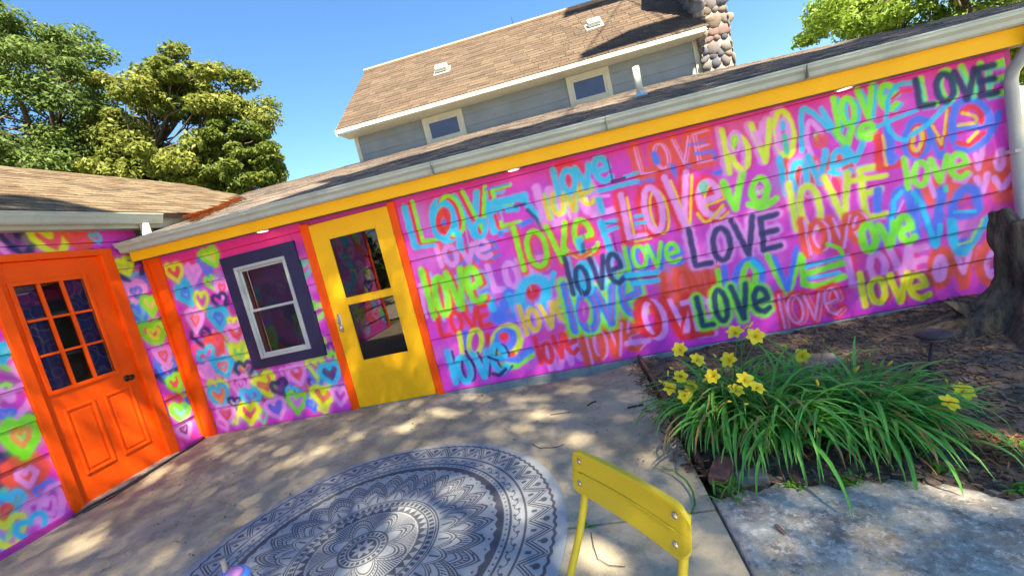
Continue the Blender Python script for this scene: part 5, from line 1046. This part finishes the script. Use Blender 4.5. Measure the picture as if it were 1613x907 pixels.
# ---------------------------------------------------------------- stump
def stump():
    cx, cy = 7.98, -.93; V = []; Fc = []; n = 96; zs_ = np.concatenate([np.linspace(-.08, .12, 10), np.linspace(.16, .80, 26)])
    for k, z in enumerate(zs_):
        for i in range(n):
            q = 2 * math.pi * i / n; fl = max(0, 1 - (z + .03) / .42)
            r_ = .255 + .50 * fl ** 2.0 * (.75 + .35 * math.sin(q * 5 + .8) + .2 * math.sin(q * 3)) + .018 * math.sin(q * 9 + z * 3) + .012 * math.sin(q * 17 - z * 9) + .008 * math.sin(q * 31 + z * 21) + .012 * math.sin(z * 14 + q * 2)
            top = .80 + .05 * math.sin(q * 2 + 2.2) + .035 * math.sin(q * 5) + .02 * math.sin(q * 13); zz_ = z if z < .1 else .1 + (z - .1) * (top - .1) / .70
            V.append((cx + r_ * math.cos(q), cy + r_ * math.sin(q), zz_))
    m_ = len(zs_)
    for k in range(m_ - 1):
        for i in range(n): Fc.append((k * n + i, k * n + (i + 1) % n, (k + 1) * n + (i + 1) % n, (k + 1) * n + i))
    b = len(V)
    for f_, dz in ((.82, -.01), (.65, -.10), (.4, -.16), (.02, -.17)):
        for i in range(n):
            v = V[(m_ - 1) * n + i]; V.append((cx + (v[0] - cx) * f_, cy + (v[1] - cy) * f_, v[2] + dz + .012 * math.sin(i * 1.7)))
    for k in range(4):
        a0 = (m_ - 1) * n if k == 0 else b + (k - 1) * n; a1 = b + k * n
        for i in range(n): Fc.append((a0 + i, a0 + (i + 1) % n, a1 + (i + 1) % n, a1 + i))
    Fc.append(tuple(b + 3 * n + i for i in range(n)))
    mt, nt, bs = newmat('stump_bark'); N = nt.nodes; L = nt.links; tc = N.new('ShaderNodeTexCoord'); mp = N.new('ShaderNodeMapping'); mp.inputs['Scale'].default_value = (9, 9, 1.6); L.new(tc.outputs['Object'], mp.inputs[0])
    n1 = N.new('ShaderNodeTexNoise'); n1.inputs['Scale'].default_value = 2.2; n1.inputs['Detail'].default_value = 9; n1.inputs['Roughness'].default_value = .7; L.new(mp.outputs[0], n1.inputs['Vector'])
    r = N.new('ShaderNodeValToRGB'); L.new(n1.outputs[0], r.inputs[0]); e = r.color_ramp.elements; e[0].position = .36; e[0].color = (.03, .024, .018, 1); e[1].position = .68; e[1].color = (.22, .18, .13, 1); x = e.new(.5); x.color = (.11, .088, .065, 1)
    n2 = N.new('ShaderNodeTexNoise'); n2.inputs['Scale'].default_value = 5; n2.inputs['Detail'].default_value = 8; L.new(tc.outputs['Object'], n2.inputs['Vector']); mr_ = N.new('ShaderNodeMapRange'); mr_.inputs[1].default_value = .55; mr_.inputs[2].default_value = .7; mr_.inputs[4].default_value = .6; L.new(n2.outputs[0], mr_.inputs[0])
    mx = N.new('ShaderNodeMix'); mx.data_type = 'RGBA'; L.new(mr_.outputs[0], mx.inputs[0]); L.new(r.outputs[0], mx.inputs[6]); mx.inputs[7].default_value = (.09, .10, .05, 1)
    L.new(mx.outputs[2], bs.inputs['Base Color']); bs.inputs['Roughness'].default_value = .95; bp = N.new('ShaderNodeBump'); bp.inputs['Strength'].default_value = 1; bp.inputs['Distance'].default_value = .035; L.new(n1.outputs[0], bp.inputs['Height']); L.new(bp.outputs[0], bs.inputs['Normal'])
    t = empty('tree_stump', (cx, cy, 0), 'weathered dark tree stump with flared roots against the mural wall', 'stump'); mesh('trunk', V, Fc, mt, t, True)
    sp = MB()
    for q0, w_, h_ in ((2.85, .03, .06),):
        x_, y_ = cx + .46 * math.cos(q0), cy + .46 * math.sin(q0); sp.add([(x_ - .03, y_ - w_, .12), (x_ + .05, y_ - w_ * .6, .2), (x_ + .06, y_ + w_, .18), (x_ - .14, y_ + .02, .20 + h_), (x_ - .05, y_ + w_, .14)], [(0, 1, 3), (1, 2, 3), (2, 4, 3), (4, 0, 3), (0, 4, 2, 1)])
    sp.build('bark_splinter', mt, t)
stump()
# leafy sprig growing behind the stump top
mb = MB(); gx = on(1609, 365, 1, -.55)
for i in range(60):
    p = np.array([gx[0] + .02 + random.gauss(0, .05), -.55 + random.gauss(0, .04), gx[2] + random.gauss(-.02, .09)]); add_blade(mb, blade_pts(p, random.uniform(0, 6.28), random.uniform(-.2, .9), .06, 1.2, 4), .012, (.08, .20, .05))
mb.tube([(gx[0] + .03, -.55, 0), (gx[0] + .02, -.55, gx[2])], .006, 5, (.1, .16, .05)); mb.tube([(gx[0] + .03, -.55, .2), (gx[0] + .05, -.52, gx[2] - .03)], .005, 5, (.1, .16, .05))
tag(mesh('leafy_shoot', mb.v, mb.f, BLADE, None, True, cols=np.array(mb.c)), 'leafy green shoot growing behind the stump by the downspout', 'plant')
# ---------------------------------------------------------------- mulch, litter, twigs
mb = MB()
def chip(x, y, z, l, w_, c, th=.006):
    a_ = random.uniform(0, 6.28); t = random.uniform(-.35, .35); ca, sa = math.cos(a_), math.sin(a_); V = []
    for u, v_ in ((-l, -w_ * .6), (l * .9, -w_), (l, w_ * .7), (-l * .8, w_)): V.append((x + u * ca - v_ * sa, y + u * sa + v_ * ca, z + u * t + random.uniform(0, .006)))
    V += [(p[0], p[1], p[2] - th) for p in V]; mb.add(V, [(0, 1, 2, 3), (0, 4, 5, 1), (1, 5, 6, 2), (2, 6, 7, 3), (3, 7, 4, 0)], c)
for i in range(9000):
    x, y = random.uniform(5.2, 9.6), random.uniform(-2.75, -.02)
    if x < 5.6 and random.random() < .4: continue
    if y < edge_y(x) - .02 and random.random() < .985: continue
    z = float(bedz(np.array(x), np.array(y))) + .006 if y > edge_y(x) else .018; g = random.random()
    c = (.09 + .10 * g, .068 + .07 * g, .055 + .052 * g) if random.random() < .82 else ((.22, .15, .09) if random.random() < .6 else (.16, .16, .17))
    chip(x, y, z, random.uniform(.008, .03), random.uniform(.004, .011), c)
o = mesh('mulch', mb.v, mb.f, CHIP, cols=np.array(mb.c)); tag(o, 'dark shredded bark mulch covering the flower bed', 'mulch', kind='stuff')
mb = MB()
for i in range(420):
    if i < 300: t = random.random(); x = 5.12 + random.gauss(0, .05) + .02 * t; y = -.05 - 2.1 * t + random.gauss(0, .03)
    else: x = random.uniform(.5, 5.1); y = random.uniform(-2.4, -.05)
    if math.hypot(x - RUG_C[0], y - RUG_C[1]) < RUG_R + .03: continue
    z = float(dip(np.array(x), np.array(y))) + .012; big = i < 300; c = random.choice([(.20, .10, .04), (.14, .08, .04), (.28, .17, .08), (.10, .07, .05)]); chip(x, y, z, random.uniform(.012, .035) if big else random.uniform(.004, .010), random.uniform(.002, .004), c, .004)
p = on(1580, 705, 2, 0)
for i in range(160): chip(p[0] + random.gauss(0, .09), p[1] + random.gauss(0, .10), float(bedz(p[0], p[1])) + .014, random.uniform(.02, .05), .0025, (.26, .14, .07), .004)
o = mesh('leaf_litter', mb.v, mb.f, CHIP, cols=np.array(mb.c)); tag(o, 'dry brown needles and leaf litter along the bed edge', 'litter', kind='stuff')
def twig(pts, r_, label):
    g = MB(); P = [Vector(on(px, py, 2, .008)) for px, py in pts]
    for q_ in P: q_.z = .010 + float(dip(np.array(q_.x), np.array(q_.y)))
    g.tube(P, r_, 6); tag(g.build('twig', mat('twig_bark', (.055, .04, .035), .9, .3, 20), None, True), label, 'twig')
twig([(988, 640), (1000, 637), (1013, 635)], .007, 'short dark stick lying on the patio near the lilies'); twig([(866, 650), (880, 648), (897, 646)], .003, 'thin twig in the dappled light near the mural wall'); twig([(925, 635), (932, 630), (938, 628)], .006, 'stubby dark twig on the concrete below the mural')
twig([(888, 698), (875, 703), (850, 704), (838, 698)], .003, 'curved thin twig on the bright sun patch by the rug'); twig([(931, 838), (935, 860), (942, 880), (960, 890), (985, 892)], .0018, 'long bent thin crack in the concrete behind the chair leg')  # the long bent tube stands for a crack in the concrete
# ---------------------------------------------------------------- trees
def leafmesh(P, Nn, size, cols):
    """many small pointed leaves as one mesh; P centres, Nn normals"""
    k = len(P); Nn = Nn / (np.linalg.norm(Nn, axis=1)[:, None] + 1e-9); r = rng.normal(size=(k, 3)); T = np.cross(Nn, r); T /= (np.linalg.norm(T, axis=1)[:, None] + 1e-9); Bt = np.cross(Nn, T)
    s = size * rng.uniform(.65, 1.35, k)[:, None]
    V = np.stack([P - T * s, P + Bt * s * .45 + Nn * s * .12, P + T * s, P - Bt * s * .45 + Nn * s * .12], 1).reshape(-1, 3)
    me = bpy.data.meshes.new('crown'); me.vertices.add(4 * k); me.vertices.foreach_set('co', V.astype(np.float32).ravel()); me.loops.add(4 * k); me.loops.foreach_set('vertex_index', np.arange(4 * k, dtype=np.int32))
    me.polygons.add(k); me.polygons.foreach_set('loop_start', np.arange(0, 4 * k, 4, dtype=np.int32)); me.update(calc_edges=True)
    ca = me.color_attributes.new('Col', 'FLOAT_COLOR', 'POINT'); buf = np.ones((4 * k, 4), np.float32); buf[:, :3] = np.repeat(cols, 4, 0); ca.data.foreach_set('color', buf.ravel()); return me
def limb(mb, a, b, r0, r1, bend=.12, n=6):
    a, b = np.array(a, float), np.array(b, float); L_ = np.linalg.norm(b - a); off = rng.normal(size=3) * L_ * bend
    mb.tube([tuple(a + (b - a) * t + off * math.sin(math.pi * t) + np.array([0, 0, .08 * L_ * math.sin(math.pi * t)])) for t in np.linspace(0, 1, n)], [r0 + (r1 - r0) * t for t in np.linspace(0, 1, n)], 7)
def tree(name, base, ctr, rad, nclump, nleaf, size, c0, c1, label, fine=False, trunk_r=.35, bias=None):
    t = empty(name, base, label, 'tree', None); base = np.array(base, float); ctr = np.array(ctr, float); rad = np.array(rad, float)
    mb = MB(); fork = base + (np.array([ctr[0], ctr[1], ctr[2] - rad[2] * .55]) - base) * .95; limb(mb, base - np.array([0, 0, .2]), fork, trunk_r, trunk_r * .6, .03, 8)
    D = rng.normal(size=(nclump, 3)); D /= np.linalg.norm(D, axis=1)[:, None]; rr = rng.uniform(.45, 1.0, nclump) ** .6; Cc = ctr + D * rr[:, None] * rad * (1 + .12 * np.sin(D[:, :1] * 7 + D[:, 2:] * 5))
    Cs = rng.uniform(.11, .22, nclump)[:, None] * rad.mean() * np.array([1.15, 1.15, .62])
    main = []
    for k in range(9):
        i = int(rng.integers(nclump)); e = ctr + (Cc[i] - ctr) * .55; limb(mb, fork, e, trunk_r * .42, trunk_r * .16, .10); main.append(e)
    for i in range(nclump):
        m_ = min(main, key=lambda q: np.linalg.norm(q - Cc[i])); limb(mb, m_, Cc[i], trunk_r * .14, trunk_r * .03, .12, 5)
    mb.build('trunk', BARK, t, True)
    ci = rng.integers(nclump, size=nleaf); d = rng.normal(size=(nleaf, 3)); d /= np.linalg.norm(d, axis=1)[:, None]; q = rng.uniform(0, 1, nleaf)[:, None] ** .45
    P = Cc[ci] + d * q * Cs[ci]; P[:, 2] -= .25 * np.abs(rng.normal(size=nleaf)) * Cs[ci][:, 2] * (np.hypot(d[:, 0], d[:, 1]))
    Nn = d * .5 + rng.normal(size=(nleaf, 3)) * .6 + np.array([0, 0, .7]); g = (rng.uniform(0, 1, nleaf) * .6 + rng.uniform(0, 1, nclump)[ci] * .4)[:, None]
    cols = np.array(c0) + (np.array(c1) - np.array(c0)) * g
    link('crown', leafmesh(P, Nn, size, cols), LEAF, t); t.children[-1]['kind'] = 'stuff'
    return t
def at(px, py, y): return on(px, py, 1, y)
p = at(290, 190, 18.0); tree('leafy_tree', (p[0], 18, -.1), (p[0] - .1, 18, p[2] - 1.5), (4.1, 4.0, 4.7), 190, 80000, .135, (.08, .125, .025), (.22, .25, .05), 'broad yellow-green tree rising behind the tan roof valley', trunk_r=.4)
p = at(378, 235, 17.0); tree('leafy_tree', (p[0], 17, -.1), (p[0], 17, p[2] - 1.2), (1.8, 2.0, 3.2), 70, 26000, .125, (.06, .11, .02), (.15, .19, .03), 'smaller green tree filling the lower right side of the broad tree', trunk_r=.22)
p = at(25, 170, 15.0); tree('leafy_tree', (p[0] - 1, 15, -.1), (p[0] - .3, 15, p[2] - .6), (4.3, 4.2, 6.0), 190, 70000, .12, (.055, .11, .03), (.15, .22, .055), 'dark green tree with bare twigs towering over the orange door wing', trunk_r=.45)
p = at(215, 285, 22.0); tree('leafy_tree', (p[0], 22, -.1), (p[0], 22, p[2] - 1.5), (5.5, 3, 3.6), 80, 20000, .17, (.05, .09, .02), (.13, .18, .04), 'low distant tree between the two tall trees behind the tan roof', trunk_r=.3)
p = at(1480, 20, 11.0); tree('leafy_tree', (p[0] + 1.5, 11, -.1), (p[0] + 1.5, 11, p[2] + .1), (5.0, 3.6, 3.0), 190, 90000, .085, (.10, .19, .03), (.26, .38, .05), 'light green feathery tree behind the right end of the mural wing roof', trunk_r=.3)
tree('leafy_tree', (-4.5, -13, -.1), (-4.5, -13, 4.0), (3.4, 3.0, 4.2), 60, 11000, .20, (.05, .09, .02), (.12, .17, .03), 'bushy dark tree in the yard beyond the end of the hearts wing', trunk_r=.25)  # hedge side
# ---------------------------------------------------------------- the shade tree over the patio, above and behind the viewer
S_ = np.array(SUN); NL = 142000
zl = rng.uniform(10.5, 14.5, NL); L0 = np.stack([rng.uniform(-1.0, 9.9, NL), rng.uniform(-5.0, 4.2, NL)], 1)
P = np.stack([L0[:, 0] + S_[0] / S_[2] * (zl - 1.2), L0[:, 1] + S_[1] / S_[2] * (zl - 1.2), zl], 1)
keep = np.ones(NL, bool); thin = rng.random(NL)
FLECK = [(700, 648, .09), (665, 655, .07), (850, 628, .12), (822, 632, .10), (895, 612, .06), (858, 648, .10), (830, 655, .08), (790, 678, .05), (860, 721, .10), (835, 725, .06), (962, 870, .08), (1135, 897, .09), (685, 805, .15), (720, 828, .10), (640, 815, .08), (815, 780, .09), (840, 795, .08), (590, 893, .10), (620, 885, .08),
         (500, 712, .05), (455, 728, .06), (250, 742, .06), (288, 735, .04), (225, 760, .06), (135, 852, .08), (150, 835, .05), (560, 690, .04), (640, 672, .05), (1575, 700, .09), (1590, 712, .08), (1505, 780, .05), (905, 690, .04), (750, 620, .05)]
GAPS = []
for px, py, r_ in FLECK:                     # each sun fleck is a ragged group of small gaps in the crown
    c = on(px, py, 2, 0); ax_ = rng.uniform(0, 3.14)
    for k in range(5): o_ = rng.normal(0, .75) * r_; GAPS.append((c + np.array([math.cos(ax_) * o_ + rng.normal(0, .25) * r_, math.sin(ax_) * o_ + rng.normal(0, .25) * r_, 0]), r_ * rng.uniform(.3, .62), rng.uniform(.25, .5) if not (560 < px < 860 and py > 740) else rng.uniform(.35, .6)))
for px, py, r_, t_ in ((160, 690, .16, .45), (200, 655, .13, .5), (120, 740, .10, .45), (225, 690, .10, .5), (140, 640, .08, .5), (300, 668, .05, .2)):   # and the dapples on the orange door
    GAPS.append((on(px, py, 0, 0.0), r_, t_))
for c, r_, t_ in GAPS:
    d = P - c; d = d - (d @ S_)[:, None] * S_; keep &= (np.einsum('ij,ij->i', d, d) > (r_ + .05) ** 2) | (thin < t_)
# sunlit parts of the roofs: the ridge strip, the valley corner, the tan roof, the brown roof
def landroof(P):
    # plane z = za(x)+.012+SA*(y+.25)
    n_ = np.array([.0090, -SA, 1.0]); d_ = 2.375 + .012 + SA * .25; t = (P @ n_ - d_) / (S_ @ n_); return P - t[:, None] * S_
ra = landroof(P); yl = 1.55 + .25 * np.sin(ra[:, 0] * 2.1) + .18 * np.sin(ra[:, 0] * 5.3)
keep &= ~((ra[:, 1] > yl) | ((ra[:, 1] > -.3) & (ra[:, 0] < 1.9 + .25 * np.sin(ra[:, 1] * 4))))
nb_ = np.array([.5, 0, 1.0]); db_ = 2.645 + .15; t = (P @ nb_ - db_) / (S_ @ nb_); rb = P - t[:, None] * S_; ob = (rb[:, 0] < .3) & (rb[:, 1] < .9)
keep &= ~(ob & ~((rb[:, 0] > -.55 + .15 * np.sin(rb[:, 1] * 3)) & (rb[:, 1] < -.35 + .2 * np.sin(rb[:, 0] * 6))))
P = P[keep]
# a tuft that shades the brown roof beside the chimney
T = np.stack([rng.uniform(5.6, 7.7, 4500), np.zeros(4500), np.zeros(4500)], 1); T[:, 1] = 3.6 + rng.uniform(0, .50, 4500) * np.clip((T[:, 0] - 5.2) / 1.4, 0, 1) + .05; T[:, 2] = zr0 + SH * (T[:, 1] - ye); T2 = np.stack([rng.uniform(5.6, 7.3, 1800), rng.uniform(5.5, 6.0, 1800), np.full(1800, 5.7)], 1); T = np.concatenate([T, T2])
T = T + S_ * ((rng.uniform(10.5, 13.0, len(T)) - T[:, 2]) / S_[2])[:, None]; P = np.concatenate([P, T])
k = len(P); cols = np.array((.20, .24, .06)) + rng.uniform(0, 1, (k, 1)) * np.array((.12, .12, .04))
TB = np.array([14.0, -14.2, 0.0]); FK = TB + np.array([-.3, .4, 7.6])
st = empty('shade_tree', (14.0, -14.2, -.1), 'large spreading shade tree standing in the yard and shading the patio', 'tree'); link('crown', leafmesh(P, rng.normal(size=(k, 3)) * .55 + S_ * .9, .051, cols), SLEAF, st)['kind'] = 'stuff'
mb = MB(); limb(mb, TB - np.array([0, 0, .3]), FK, .55, .36, .02, 9); tips = []
for i in range(12):
    e = P[int(rng.integers(k))]; m_ = FK + (e - FK) * .62; limb(mb, FK, m_, .2, .08, .06); tips.append(m_)
for i in range(110):
    e = P[int(rng.integers(k))]; m_ = min(tips, key=lambda q: np.linalg.norm(q - e)); limb(mb, m_, e, .045, .012, .08, 5)
mb.build('trunk', BARK, st, True)
